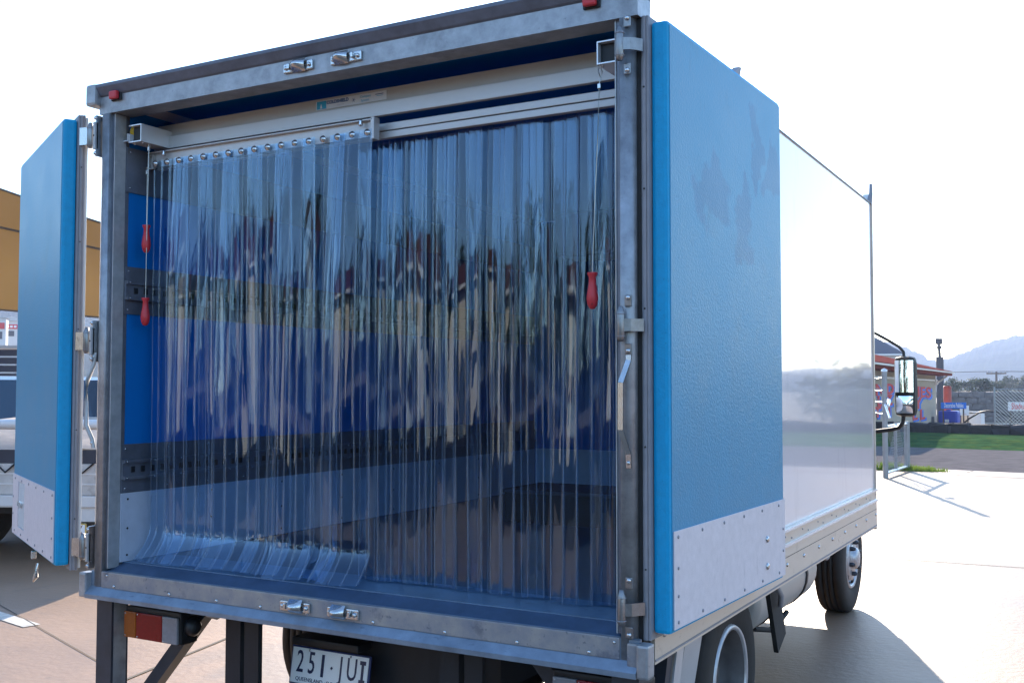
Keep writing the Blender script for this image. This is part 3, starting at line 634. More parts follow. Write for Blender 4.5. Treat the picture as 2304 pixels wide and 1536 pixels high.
# maker's strip on the cover
lb = MB().bbox(-.162, .162, -.0012, .0006, -.0165, .0165, .0004).build('maker_label', 'sticker', pm, (-.055, .2052-.2, 2.5665-2.40))
MB().box(-.158, -.113, -.0017, -.0013, -.0145, .0145).build('label_block', 'sticker_blue', lb)
MB().add([(-.142,-.0019,-.012),(-.138,-.0019,.004),(-.136,-.0019,.004),(-.132,-.0019,-.012)], [(0,1,2,3)]).build('label_emblem', 'sticker', lb)
text('label_lettering', 'COLDSHIELD', .0175, 'ink_blue', lb, (-.060, -.0018, .006), RX, .0002, .98, bold=.0007)
text('label_lettering', '.. .... .. ....', .010, 'ink_blue', lb, (-.045, -.0018, -.005), RX, .0002, .9)
for k in range(3):
    a_ = k*math.pi/3; MB().beam((.014-.008*math.cos(a_),-.0017,-.008*math.sin(a_)), (.014+.008*math.cos(a_),-.0017,.008*math.sin(a_)), .0012, .0004, (0,1,0)).build('label_emblem', 'ink_blue', lb)
text('label_lettering', 'Compass', .013, 'sticker_blue', lb, (.068, -.0018, .007), (math.pi/2,0,0), .0002, 1.0)
text('label_lettering', 'System', .013, 'sticker_blue', lb, (.066, -.0018, -.007), (math.pi/2,0,0), .0002, 1.0)
MB().box(.112, .148, -.0017, -.0013, .006, .0085).build('label_emblem', 'ink_blue', lb)
MB().box(.118, .145, -.0017, -.0013, .0005, .0022).build('label_emblem', 'sticker_blue', lb)

STW = .200
def strip_mesh(seed, x0, yb, ztop, zbot, bow, tilt, curl, lift):
    rg = random.Random(seed); us = []
    ribs = [.02,.265,.5,.735,.98]
    cut = [0, .008]
    for rb in ribs:
        for d in (-.020,-.013,-.007,0,.007,.013,.020):
            cut.append(min(1, max(0, rb+d)))
    cut += [.08,.14,.2,.32,.38,.44,.56,.62,.68,.8,.86,.92, .992, 1]
    us = sorted(set(round(c, 4) for c in cut)); ph = rg.random()*6.28; ph2 = rg.random()*6.28; tw = rg.uniform(-.07,.07); pit = rg.uniform(-.045,.045); sag = rg.uniform(-.012,.012)
    zs = [0,.01,.03,.06,.10,.14,.2,.26,.32,.38,.44,.5,.56,.62,.68,.74,.8,.84,.88,.90,.92,.935,.95,.962,.974,.984,.992,1]
    m = MB(); nv, nu = len(zs), len(us); H = ztop-zbot; v = []
    for t in zs:
        for u in us:
            c = 2*u-1; grow = min(1, t*3.0)*.75+.25
            y = yb-bow*(1-c*c)*grow + tilt*c*grow + tw*c*(t-.4)*.25
            rh = sum(max(0, 1-abs(u-rb)/.019) for rb in ribs); y -= .0045*min(1, rh)**1.2
            y += (pit*t+sag*math.sin(math.pi*t))*(1-.6*t*t)
            y += .0022*math.sin(t*6+ph)*math.cos(u*3.1+ph2)+.0005*math.sin(t*17+ph2+u*5)
            z = ztop-H*t
            if curl and t > .925:
                k = (t-.925)/.075; y -= curl*k**1.5; z += lift*k*k*.6
            v.append((x0+STW*u, y, z))
    m.add(v, [(j*nu+i, j*nu+i+1, (j+1)*nu+i+1, (j+1)*nu+i) for j in range(nv-1) for i in range(nu-1)], True)
    isrib = [any(abs((us[i]+us[i+1])/2-rb) < .009 for rb in ribs) for i in range(nu-1)]
    me = m.mesh('strip', 'pvc'); me.materials.append(MATS['pvc_rib']); me.polygons.foreach_set('material_index', [1 if isrib[k % (nu-1)] else 0 for k in range(len(me.polygons))])
    return me
# left curtain: hung on its own carrier in front of the rail
lc = thing('strip_curtain', 'clear ribbed plastic strip curtain bolted to a carrier, its lower ends curled outwards', 'strip curtain', (-.5, .16, 2.42), group='strip curtain halves')
def lcb(mb, name, m, parent=lc): return mb.build(name, m, parent, (.5, -.16, -2.42))
cr = MB().prism([(.172,2.412),(.172,2.470),(.150,2.472),(.150,2.468),(.166,2.466),(.166,2.412)], -1.052, .082)
cr = lcb(cr, 'carrier', 'alu')
cl_ = MB()
for x in (-1.050, -1.024): cl_.box(x, x+.004, .150, .165, 2.404, 2.462)
for z in (2.404, 2.458): cl_.box(-1.0459, -1.0241, .151, .164, z, z+.004)
lcb(cl_, 'carrier_end', 'galv_light')
lcb(MB().bbox(.076, .092, .150, .185, 2.398, 2.478, .003), 'carrier_end', 'alu')
for i in range(17):
    x = -1.008+i*.0668
    b_ = lcb(MB().lathe([(.013,0),(.013,-.003),(.0095,-.0032),(.0085,-.009),(.0001,-.010)], (x, .1535, 2.424), 'y', 10), 'hook_bolt', 'zinc')
for x in (-.955, .035):
    lcb(MB().lathe([(.0001,2.449),(.007,2.449),(.0085,2.455),(.005,2.462),(.008,2.468),(.0001,2.474)], (x,.148,0), 'z', 10), 'carrier_stud', 'zinc')
NL = 8
for i in range(NL):
    x0 = -1.030+i*(1.075-STW)/(NL-1)*1.045; rg = random.Random(100+i)
    if i == 0: x0 = -1.030
    m_ = strip_mesh(20+i, x0, .158 if i % 2 else .163, 2.436, .832, rg.choice([.012,.020,.030,-.014]), rg.uniform(-.022,.022), .070+rg.uniform(-.012,.012), .010+rg.uniform(0,.010))
    obj('strip', m_, lc, (.5, -.16, -2.42))
rc = thing('strip_curtain', 'clear ribbed plastic strip curtain hanging straight behind the rail beside the right post', 'strip curtain', (.5, .25, 2.42), group='strip curtain halves')
NR_ = 9
for i in range(NR_):
    x0 = -.060+i*(1.128-STW)/(NR_-1); rg = random.Random(300+i)
    m_ = strip_mesh(60+i, x0, .250 if i % 2 else .257, 2.470, .834, rg.choice([.010,.018,.028,-.012]), rg.uniform(-.022,.022), .0, 0)
    obj('strip', m_, rc, (-.5, -.25, -2.42))
MB().bbox(-.05, 1.072, .2395, .2455, 2.43, 2.475, .001).build('strip_bar', 'alu_dark', rc, (-.5, -.25, -2.42))
# pull cords with red handles
def handle(parent, x, y, zt, up=True):
    pr = [(.0001,zt),(.0155,zt-.001),(.0155,zt-.006),(.0105,zt-.016),(.0115,zt-.035),(.0165,zt-.065),(.0180,zt-.080),(.0150,zt-.098),(.0085,zt-.110),(.0001,zt-.112)]
    h = MB().lathe(pr, (x, y, 0), 'z', 20).build('handle', 'red_plastic', parent)
    MB().lathe([(.004,0),(.004,-.001),(.0001,-.001)], (x+.003, y-.0135, zt-.096), 'y', 8).build('handle_hole', 'black', h)
pc1 = thing('pull_cord', 'wire pull cord with one red handle hanging beside the right post', 'pull cord', (.99,.05,2.49), group='curtain pull cords'); pc1.location = (0,0,0)
lp = MB().tube([(1.016,.045,2.492),(1.010,.045,2.475),(1.018,.045,2.455),(1.014,.045,2.435)], .0016, 5); lp.tube([(1.016,.045,2.492),(1.024,.045,2.472),(1.018,.045,2.450),(1.014,.045,2.435)], .0016, 5)
lp.build('loop', 'cable', pc1); MB().bbox(1.009, 1.019, .041, .049, 2.420, 2.436, .002).build('crimp', 'zinc', pc1)
MB().tube([(1.014,.045,2.425),(1.006,.047,2.25),(.994,.052,2.05),(.985,.055,1.865)], .0016, 5).build('cord', 'cable', pc1)
handle(pc1, .985, .055, 1.868)
for nm, pts, zt, lab in (('a', [(-1.000,.105,2.40),(-1.002,.108,2.33),(-1.004,.11,2.165)], 2.168, 'wire pull cord with a red handle, the upper of two beside the left lining'),
                    ('b', [(-.985,.098,2.492),(-.984,.098,2.44),(-.990,.10,2.2),(-.996,.104,1.873)], 1.876, 'long wire pull cord with a red handle, the lower of two beside the left lining')):
    p_ = thing('pull_cord', lab, 'pull cord', group='curtain pull cords')
    MB().tube(pts, .0016, 5).build('cord', 'cable', p_)
    MB().bbox(pts[0][0]-.005, pts[0][0]+.005, pts[0][1]-.004, pts[0][1]+.004, pts[0][2]-.03, pts[0][2]-.012, .002).build('crimp', 'zinc', p_)
    MB().tube([(pts[0][0]-.006,pts[0][1],pts[0][2]),(pts[0][0]-.008,pts[0][1],pts[0][2]-.012),(pts[0][0],pts[0][1],pts[0][2]-.028),(pts[0][0]+.008,pts[0][1],pts[0][2]-.012),(pts[0][0]+.006,pts[0][1],pts[0][2])], .0015, 5).build('loop', 'cable', p_)
    handle(p_, pts[-1][0], pts[-1][1], zt)
# a crate left on the truck floor behind the curtain
ct = thing('crate', 'low black plastic crate on the truck floor behind the curtain', 'crate', (-.10, 2.15, .8262))
c_ = MB(); c_.box(-.3, .3, -.2, .2, 0, .012)
for y in (-.2, .188): c_.box(-.3, .3, y, y+.012, .0121, .17)
for x in (-.3, .288): c_.box(x, x+.012, -.1879, .1879, .0121, .17)
c_.build('shell', 'black', ct); MB().bbox(-.31, .31, -.21, .21, .150, .168, .004).build('rim_band', 'leg_paint', ct)

exec_bg = True
# ------------------------------------------------------------------ left background: tray truck, cars, shade sail, far sheds
E_ = Vector((.91, .41, 0)).normalized(); C0 = Vector((-4.75, 3.55, 0))
tt = thing('tray_truck', 'white tray-back truck with tan load and black rope hooks parked beyond the open left door', 'truck', C0, math.atan2(E_.y, E_.x))
# local: x to the right along its tail, y forwards (away from the photographer), origin at right rear corner
def zpx(py, d=9.1): return CAM.z-(py-870)/FPX*d
MB().bbox(-2.35, 0, .0, .04, zpx(1112), zpx(1043), .006).build('drop_side', 'white_dirty', tt)
ds = MB()
for z in (zpx(1065), zpx(1088)): ds.box(-2.348, -.002, -.006, -.0005, z-.006, z+.006)
ds.build('side_rib', 'white_paint', tt)
for s_ in (0, -2.31): MB().bbox(s_, s_+.04 if s_ else s_-.04, .041, 3.6, zpx(1112), zpx(1043), .006).build('drop_side', 'white_dirty', tt)
MB().box(-2.32, -.03, .05, 3.6, zpx(1112), zpx(1105)).build('tray_floor', 'white_dirty', tt)
MB().bbox(-2.35, 0, -.02, .03, zpx(1120)-.07, zpx(1113), .008).build('tail_rail', 'white_paint', tt)
MB().box(-2.34, -.01, .02, .06, zpx(1042), zpx(1012)).build('load_side', 'hut_dark', tt)
ldd = MB().grid(lambda u, v: (-2.33+2.32*u, .03+3.5*v, zpx(1012)+.10*math.sin(math.pi*v)+.12*min(1, v*5)+.03*noise.noise((u*5, v*7, 2))), 30, 30).build('load_cover', 'load_tan', tt)
MB().tube([(-2.33,-.02,zpx(955)),(-.02,-.02,zpx(955))], .045, 10).build('top_rail', 'white_paint', tt)
for x in (-2.3, -1.2, -.05): MB().tube([(x,0,zpx(1010)),(x,-.02,zpx(960))], .02, 8).build('rail_post', 'white_paint', tt)
def txc(px, d=9.1):       # local x of a picture column on the tail
    v = _f+(px-1152)/FPX*_r; o = CAM-C0; n_ = Vector((E_.y, -E_.x, 0)); t = -(o.dot(n_))/(v.dot(n_)); return (o+v*t).dot(E_)
for px in (-150, 20, 193, 330):
    x = txc(px); MB().tube([(x-.10,-.012,zpx(1040)),(x,-.014,zpx(1062)),(x+.10,-.012,zpx(1040))], .008, 6).build('rope_hook', 'black', tt)
xk = txc(198)
for k in range(4): MB().box(txc(-150)+k*.55, txc(-150)+k*.55+.07, .0, .04, .62, zpx(1121)-.071).build('step_bracket', 'white_dirty', tt)
MB().box(-2.3, -.05, -.01, .03, zpx(1140), zpx(1131)).build('under_rail', 'white_dirty', tt)
MB().box(xk-.04, xk+.22, .0, .03, zpx(1170), zpx(1121)).build('mudguard', 'white_paint', tt)
np2 = MB().bbox(xk-.36, xk+.045, -.06, -.05, zpx(1207), zpx(1172), .003).build('number_plate', 'gold', tt)
MB().box(xk-.355, xk+.035, -.063, -.0602, zpx(1204), zpx(1175)).build('plate_face', 'plate_white', np2)
text('plate_character', 'K', .115, 'maroon', np2, (xk-.005, -.0635, zpx(1188)), RX, .0008, .6, bold=.002)
text('plate_lettering', 'NSW', .022, 'maroon', np2, (xk-.01, -.0635, zpx(1201)), RX, .0006, 1)
MB().box(-2.25, -.1, .35, 3.5, .38, zpx(1112)-.02).build('underbody', 'black', tt)
for x in (-2.15, -.42):
    MB().lathe([(.2,-.1),(.34,-.12),(.37,-.09),(.37,.09),(.34,.12),(.2,.1)], (x, 1.0, .37), 'x', 28).build('wheel', 'tyre', tt)
cbn = MB().prism([(3.7,.45),(3.7,1.95),(3.9,2.05),(4.7,2.0),(5.1,1.3),(5.2,.5)], -2.05, -.3).build('cab', 'white_paint', tt)
MB().box(-1.9, -.45, 3.69, 3.6985, 1.45, 1.9).build('rear_window', 'glass_dark', cbn)
def car(name, label, px, d, roof_py, rz, L=4.4, Wd=1.75, wagon=True):
    p = at(px, 870, d); p.z = 0; c = thing(name, label, 'car', p, rz); H = CAM.z-(roof_py-870)/FPX*d
    bp = [(-L/2,.38),(-L/2,.82),(-L/2+.05,.92),(-L/2+.12,.95),(L*.22,.97),(L*.46,.86),(L/2,.70),(L/2,.38)]
    MB().prism(bp, -Wd/2, Wd/2).build('body', 'white_paint', c)
    rp = [(-L/2+.14,.952),(-L/2+.38,H-.04),(-L/2+.55,H),(L*.02,H),(L*.10,H-.04),(L*.22,.972)]
    rf = MB().prism(rp, -Wd/2+.12, Wd/2-.12).build('cabin', 'glass_car', c)
    MB().bbox(-L/2+.42, L*.04, -Wd/2+.10, Wd/2-.10, H-.035, H+.012, .015).build('roof', 'white_paint', c)
    for s in (-1, 1):
        for xx, x2, hh in ((-L/2+.15,-L/2+.40,1), (L*.215,L*.08,1), (-.3,-.3,0)):
            MB().beam((xx, s*(Wd/2-.118), .95), (x2, s*(Wd/2-.118), H-.03), .05, .06).build('pillar', 'white_paint', c)
        for xx in (-L*.32, L*.31): MB().lathe([(.0001,-.09),(.18,-.09),(.29,-.1),(.31,-.07),(.31,.07),(.29,.1),(.18,.09),(.0001,.09)], (xx, s*(Wd/2-.1), .31), 'y', 20).build('wheel', 'tyre', c)
        MB().bbox(-L/2-.01, -L/2+.03, *sorted((s*Wd*.32, s*Wd*.47)), .66, .84, .01).build('tail_light', 'lens_red', c)
    MB().bbox(-L/2-.05, -L/2+.0, -Wd/2+.03, Wd/2-.03, .40, .58, .02).build('bumper', 'white_dirty', c)
car('parked_car', 'white station wagon parked behind the tray truck under the tan sail', 205, 15.5, 893, RAD(118))
car('parked_car', 'tall white four-wheel drive parked behind the tray truck beside the dark trailer', -40, 14.0, 850, RAD(75), 4.6, 1.85)
# dark slatted trailer farther back
p = at(-60, 870, 30); p.z = 0
dt = thing('stock_trailer', 'dark slatted trailer standing beyond the parked cars', 'trailer', p, RAD(35))
for k in range(6): MB().box(-2.8, 2.2, -.03, 0, 1.25+k*.23, 1.43+k*.23).build('slat', 'trailer_dark', dt)
for x in (-2.8, -1.2, .5, 2.12): MB().box(x, x+.08, .001, .08, .6, 2.66).build('post', 'trailer_dark', dt)
MB().box(-2.85, 2.25, -.06, 2.2, 2.62, 2.70).build('top_frame', 'shed_roof', dt); MB().box(-2.85, 2.25, -.02, 2.2, .75, 1.2).build('bed', 'white_dirty', dt)
for x in (-1.2, .2): MB().lathe([(.0001,-.1),(.25,-.1),(.36,-.1),(.36,.1),(.0001,.1)], (x, .0, .36), 'y', 20).build('wheel', 'tyre', dt)
# shade sail, slung steeply between posts
ss = thing('shade_sail', 'large tan shade sail slung between steel posts behind the open left door', 'shade sail', (at(100,870,25).x, at(100,870,25).y, 0))
o_ = ss.location.copy()
def sfn(u, v):
    px = -260+720*u; top = 418+(px)*.338; bot = 697+px*.075
    py = top+(bot-top)*v; d = 25+2.0*v+.7*math.sin(math.pi*u)*math.sin(math.pi*v)
    py += 8*math.sin(math.pi*u)*(1-v); return at(px, py, d)-o_
MB().grid(sfn, 40, 20).build('fabric', 'sail_fabric', ss)
MB().tube([sfn(i/30, .36-.12*i/30)-Vector((0,.05,0)) for i in range(31)], .03, 5).build('seam', 'timber', ss)
MB().tube([sfn(i/40, 0) for i in range(41)], .03, 6).build('hem', 'timber', ss); MB().tube([sfn(i/40, 1) for i in range(41)], .025, 6).build('hem', 'timber', ss)
for u in (0, 1):
    a_ = sfn(u, 0); b_ = Vector((a_.x, a_.y, 0)); MB().tube([b_, a_+Vector((0,0,.3))], .07, 12).build('post', 'fence_galv', ss)
def shed(name, label, px, d, py_eave, py_base, wpx, rz, sign=False):
    p = at(px, py_base, d); c = thing(name, label, 'shed', p, rz); h = (py_base-py_eave)/FPX*d; W2 = wpx/FPX*d/2; D = W2*1.2
    MB().box(-W2, W2, 0, D, -2, h).build('wall', 'shed_white', c)
    MB().prism([(-W2-.3,h+.001),(0,h+W2*.3),(W2+.3,h+.001)], -.3, D+.3, 'y').build('roof', 'shed_roof', c)
    for k in range(3): MB().box(-W2*.8+k*W2*.6, -W2*.8+k*W2*.6+W2*.35, -.06, -.005, 0, h*.35).build('door', 'hut_dark', c)
    if sign:
        sb = MB().bbox(-W2*.9, W2*.9, -.16, -.06, h*.48, h*.78, .02).build('sign_board', 'sign_red', c)
        for k in range(5): MB().box(-W2*.75+k*W2*.22, -W2*.75+k*W2*.22+W2*.15, -.19, -.165, h*.56, h*.70).build('sign_stroke', 'sign_white', sb)
    return c
shed('shed', 'white hillside shed with a red sign board seen past the left door', 26, 150, 722, 756, 70, RAD(50), True)
shed('shed', 'pale hillside shed with a small red panel, lower than its neighbour', -20, 140, 715, 762, 60, RAD(48), True)
shed('shed', 'grey hillside shed glimpsed between the door hinges', 200, 160, 735, 750, 60, RAD(50))

# ------------------------------------------------------------------ trees
def tree(name, label, base, H, Wd, nleaf, lm, seed, group=None, trunk_h=.35, leaf=.16, cat='tree'):
    rg = random.Random(seed); t = thing(name, label, cat, base, rg.random()*6, group)
    tr = MB(); top = Vector((rg.uniform(-.1,.1)*H, rg.uniform(-.1,.1)*H, H*.72))
    tr.tube([(0,0,-.3),(top.x*.2,top.y*.2,H*trunk_h*.6),(top.x*.5,top.y*.5,H*trunk_h),top], [H*.035,H*.028,H*.022,H*.006], 8)
    cl = []
    for k in range(9):
        a_ = k*2.4+rg.random(); rr = Wd*.5*rg.uniform(.35,.85); zz = H*rg.uniform(trunk_h+.08,.86)
        e = Vector((math.cos(a_)*rr, math.sin(a_)*rr, zz)); s_ = Vector((top.x*.5, top.y*.5, H*trunk_h*rg.uniform(.8,1.3)))
        tr.tube([s_, s_.lerp(e, .5)+Vector((0,0,H*.03)), e], [H*.016,H*.010,H*.003], 5); cl.append((e, rg.uniform(.16,.30)*Wd))
    cl.append((top, .26*Wd)); cl.append((Vector((0,0,H*.62)), .3*Wd))
    tr.build('trunk', 'bark', t)
    m = MB(); v = []; f = []
    for i in range(nleaf):
        c, r = rg.choice(cl); d = Vector((rg.gauss(0,1), rg.gauss(0,1), rg.gauss(0,.75))); d.normalize()
        p = c+d*r*(rg.random()**.45); a_ = Vector((rg.gauss(0,1), rg.gauss(0,1), rg.gauss(0,.6))).normalized(); b_ = a_.cross(d)
        if b_.length < .1: continue
        b_.normalize(); s_ = leaf*rg.uniform(.6,1.3); i0 = len(v)
        v += [p-a_*s_, p+b_*s_*.45, p+a_*s_, p-b_*s_*.45]; f.append((i0,i0+1,i0+2,i0+3))
    m.add(v, f); m.build('crown', lm, t); return t
def ztree(px, py_base, py_top, d, wpx, n, lm, seed, label):
    p = at(px, py_base, d); H = (py_base-py_top)/FPX*d; tree('tree', label, p, H, wpx/FPX*d, n, lm, seed, 'trees behind the supply yard', .22, H*.045)
TL = [(2150,905,848,105,52,'leaf_olive','bushy olive tree just past the end of the cream building'), (2182,908,845,108,56,'leaf_olive','broad olive tree between the cream building and the round dark tree'),
      (2213,905,843,104,46,'leaf_dark','round dark tree in front of the power pole'), (2235,910,852,112,44,'leaf_olive','loose tree beside the power pole'),
      (2262,912,846,150,60,'leaf_olive','pale loose tree to the right of the power pole'), (2298,912,842,155,64,'leaf_olive','tall pale tree above the sagging chain-link fence'),
      (2252,910,888,95,40,'leaf_dark','low dark shrub at the foot of the power pole'), (2290,908,890,95,48,'leaf_dark','low dark shrub above the white sign')]
for i, (px, b_, t_, d, wp, lm, lab) in enumerate(TL): ztree(px, b_, t_, d, wp, 1500, lm, 40+i, lab)

# ------------------------------------------------------------------ right background: supply shop, yard, fence, gate
D1 = 58.0; RZ2 = math.atan2(DIRX.y, DIRX.x)
def w_at(px, py, d=D1): return at(px, py, d)
bR = w_at(2107, 968, 56.5); bL = w_at(1968, 960, 39.0); bF = w_at(2142, 968, 66.0)
ex = (bR-bL); ex.z = 0; Lw = ex.length; ex.normalize(); rz = math.atan2(ex.y, ex.x)
sh = thing('supply_shop', 'cream ribbed-metal shop with dark red roof and big red and blue wall lettering', 'building', (bR.x, bR.y, -.9), rz)
Hs = 3.2; s1 = FPX/56.5
fd = (bF-bR); fy = Vector((-ex.y, ex.x, 0)); Dp = 7.0
MB().box(-Lw-8, 0, 0, Dp, 0, Hs).build('wall', 'cream_wall', sh)
rb_ = MB().box(-.02, .02, -.03, -.001, .05, Hs-.02).mesh('wall_rib', 'cream_wall')
for i in range(int((Lw+8)/.24)): obj('wall_rib', rb_, sh, (-.2-i*.24, 0, 0))
MB().box(-Lw-8, .02, -.10, -.032, 2.76, 2.84).build('wall_band', 'cream_trim', sh)
rfm = MB().prism([(-.75,Hs-.02),(-.75,Hs+.10),(Dp/2,Hs+1.15),(Dp+.6,Hs+.12),(Dp+.6,Hs-.02)], -Lw-8, .95).build('roof', 'red_roof', sh)
rr = MB().prism([(-.02,0),(.0,.05),(.02,0)], 0, .001).mesh('x', 'red_roof'); bpy.data.meshes.remove(rr)
MB().box(-Lw-8, .97, -.86, -.755, Hs-.01, Hs+.05).build('gutter', 'cream_trim', sh)
MB().box(-Lw-8, .96, -.75, 0, Hs-.14, Hs-.025).build('eave_soffit', 'red_roof', sh)
MB().tube([(-.1,-.6,Hs-.14),(-.1,-.15,Hs-.5),(-.5,-.12,Hs-.6),(-1.2,-.12,2.80)], .045, 8).build('downpipe', 'cream_trim', sh)
MB().box(.001, .03, 1.2, 1.7, 1.9, 2.5).build('meter_box', 'shed_roof', sh)
def wtext(ch, px, py, hpx, nm='wall_lettering', sx=.82):
    # place a letter on the shop's long wall where a picture point meets it
    v = _f+(px-1152)/FPX*_r-(py-768)/FPX*_u; n_ = fy; o = CAM-Vector((bR.x,bR.y,0)); t = -(o.dot(n_))/(v.dot(n_)); P = CAM+v*t
    lx = (P-Vector((bR.x,bR.y,0))).dot(ex); dz = P.z+.9; size = hpx/FPX*t/.70; q_ = P+ex*.5-CAM; k_ = abs((q_.dot(_r)/q_.dot(_f)-(px-1152)/FPX)*t/.5); sx = .74/k_
    text(nm, ch, size, 'sign_blue', sh, (lx+size*.10/k_, -.034, dz-size*.10), RX, .004, sx, bold=.05)
    text(nm, ch, size, 'sign_red', sh, (lx, -.046, dz), RX, .006, sx, bold=.025)
for ch, px, py, h in (('N',1977,878,24),('D',2000,876,22),('I',2065,882,22),('E',2074,883,22),('S',2087,884,23),
                      ('L',1977,903,22),('Z',1997,901,22),('Y',2064,908,24),
                      ('T',1972,928,22),('I',1998,926,20),('L',2056,934,22),('L',2073,933,22)): wtext(ch, px, py, h)
# smaller roof behind
hr = thing('house', 'small house with a hipped dark roof rising behind the red shop roof', 'house', at(1955,830,90), RAD(10))
MB().box(-3, 2.6, 0, 6, -3, 1.25).build('wall', 'shed_white', hr)
MB().add([(-3.4,-.4,1.25),(3.0,-.4,1.25),(3.0,6.4,1.25),(-3.4,6.4,1.25),(-1,3,3.0),(.3,3,3.0)], [(0,1,5,4),(1,2,5),(2,3,4,5),(3,0,4),(0,3,2,1)]).build('roof', 'trailer_dark', hr)
MB().box(-3.45, 3.05, -.48, -.401, 1.15, 1.28).build('gutter', 'sign_white', hr)
# light mast
lm_ = at(2115, 840, 70); lp_ = thing('light_mast', 'dark mast with a thick lower tube rising behind the shop roof', 'pole', (lm_.x, lm_.y, -.9))
zt = at(2114,766,70).z+.9; zm = at(2115,803,70).z+.9
MB().tube([(0,0,0),(0,0,zm)], .24, 12).build('lower_tube', 'hut_dark', lp_); MB().tube([(0,0,zm),(-.05,0,zt)], .09, 8).build('upper_tube', 'hut_dark', lp_)
MB().bbox(-.25, .18, -.12, .12, zt-.25, zt+.15, .06).build('lamp_head', 'hut_dark', lp_); MB().lathe([(.09,0),(.16,.05),(.16,.15),(.09,.2)], (-.02,0,(zm+zt)/2), 'z', 10).build('collar', 'hut_dark', lp_)
# power pole with crossarm
pp = at(2243, 905, 120); pw = thing('power_pole', 'timber power pole with one crossarm standing among the trees', 'pole', (pp.x, pp.y, -.9))
zt = at(2243,836,120).z+.9; MB().tube([(0,0,0),(0,0,zt)], [.16,.11], 10).build('pole', 'timber', pw); MB().box(-1.05, 1.05, -.05, .05, zt-.28, zt-.12).build('crossarm', 'timber', pw)
for x in (-.95,-.5,.5,.95): MB().lathe([(.0001,0),(.05,.02),(.05,.15),(.0001,.2)], (x,0,zt-.12), 'z', 8).build('insulator', 'seal', pw)
wr = MB()
for k, x in enumerate((-.95,.95)): wr.tube([(x,0,zt+.05),(x+30,-8,zt-.6),(x+70,-18,zt+.3)], .02, 4); wr.tube([(x,0,zt+.05),(x-40,6,zt-.5),(x-90,14,zt+.3)], .02, 4)
wr.build('wires', 'hut_dark', pw)
# drum, hut, signs, blue tank
def local(px, py, d): p = at(px, py, d); return p
p = at(2133, 960, 60); dm = thing('red_drum_stack', 'tall rust-red cylinder standing against the end wall of the shop', 'silo', (p.x, p.y, -.9))
MB().lathe([(.0001,0),(.21,0),(.22,.03),(.22,2.45),(.19,2.52),(.0001,2.53)], (0,0,0), 'z', 20).build('shell', 'drum_red', dm)
for z in (.6,1.2,1.8,2.4): MB().lathe([(.2205,0),(.232,.01),(.232,.04),(.2205,.05)], (0,0,z), 'z', 20).build('hoop', 'drum_red', dm)
p = at(2125, 968, 54); ht = thing('kiosk', 'dark open timber bench hut under the blue tank', 'hut', (p.x, p.y, -.75), RZ2)
MB().box(-.62, .60, 0, .8, .38, .43).build('top', 'hut_dark', ht)
for x in (-.62, -.05, .53): MB().box(x, x+.07, 0, .07, -.15, .379).build('leg', 'timber', ht)
MB().box(-.60, .58, .70, .75, -.1, .379).build('back', 'hut_dark', ht); MB().box(-.75, -.64, -.05, .6, -.1, .75).build('side', 'hut_dark', ht)
bt = thing('blue_tank', 'bright blue plastic tank on the dark bench hut', 'tank', (p.x+.12, p.y, -.319), RZ2)
MB().bbox(-.45, .52, .05, .75, 0, .65, .12).build('shell', 'bin_blue', bt); MB().bbox(-.10, .10, .02, .049, .06, .20, .01).build('label_patch', 'sign_white', bt)
MB().lathe([(.0001,0),(.12,0),(.12,.06),(.0001,.07)], (0,.4,.65), 'z', 14).build('lid', 'bin_blue', bt)
def sign(name, label, px0, px1, py0, py1, d, board, txt, tm, rows, post=True, yb=-.9, bold=.0):
    a_, b_ = at(px0, (py0+py1)/2, d), at(px1, (py0+py1)/2, d); W2 = (b_-a_).length/2; c = (a_+b_)/2; h = (py1-py0)/FPX*d
    t = thing(name, label, 'sign', (c.x, c.y, yb), math.atan2((b_-a_).y, (b_-a_).x)); z = c.z-yb
    MB().bbox(-W2, W2, -.02, .02, z-h/2, z+h/2, .006).build('board', board, t)
    for k, r_ in enumerate(rows): text('lettering', r_, h/len(rows)*1.02, tm, t, (0, -.0225, z+h/2-h/len(rows)*(k+.5)), RX, .002, min(1.3, 2*W2*1.72/(len(r_)*h/len(rows)*1.0)), bold=bold)
    if post:
        for x in (-W2*.8, W2*.8): MB().box(x-.03, x+.03, .021, .06, 0, z+h/2).build('post', 'timber', t)
    return t
sign('yard_sign', 'blue sign with white Decorative Pebbles lettering over the blue tank', 2117, 2174, 905, 919, 52, 'sign_blue', '', 'sign_white', ['Decorative Pebbles'], True, -.85, .004)
sign('yard_sign', 'small white notice board behind the Decorative Pebbles sign', 2160, 2180, 912, 934, 57, 'sign_white', '', 'sign_red', ['....','....'])
sign('yard_sign', 'white shadecloth sign with red lettering hung in the chain-link fence', 2268, 2330, 904, 924, 44, 'sign_white', '', 'sign_red', ['Shadecloth'], True, -.6, .004)
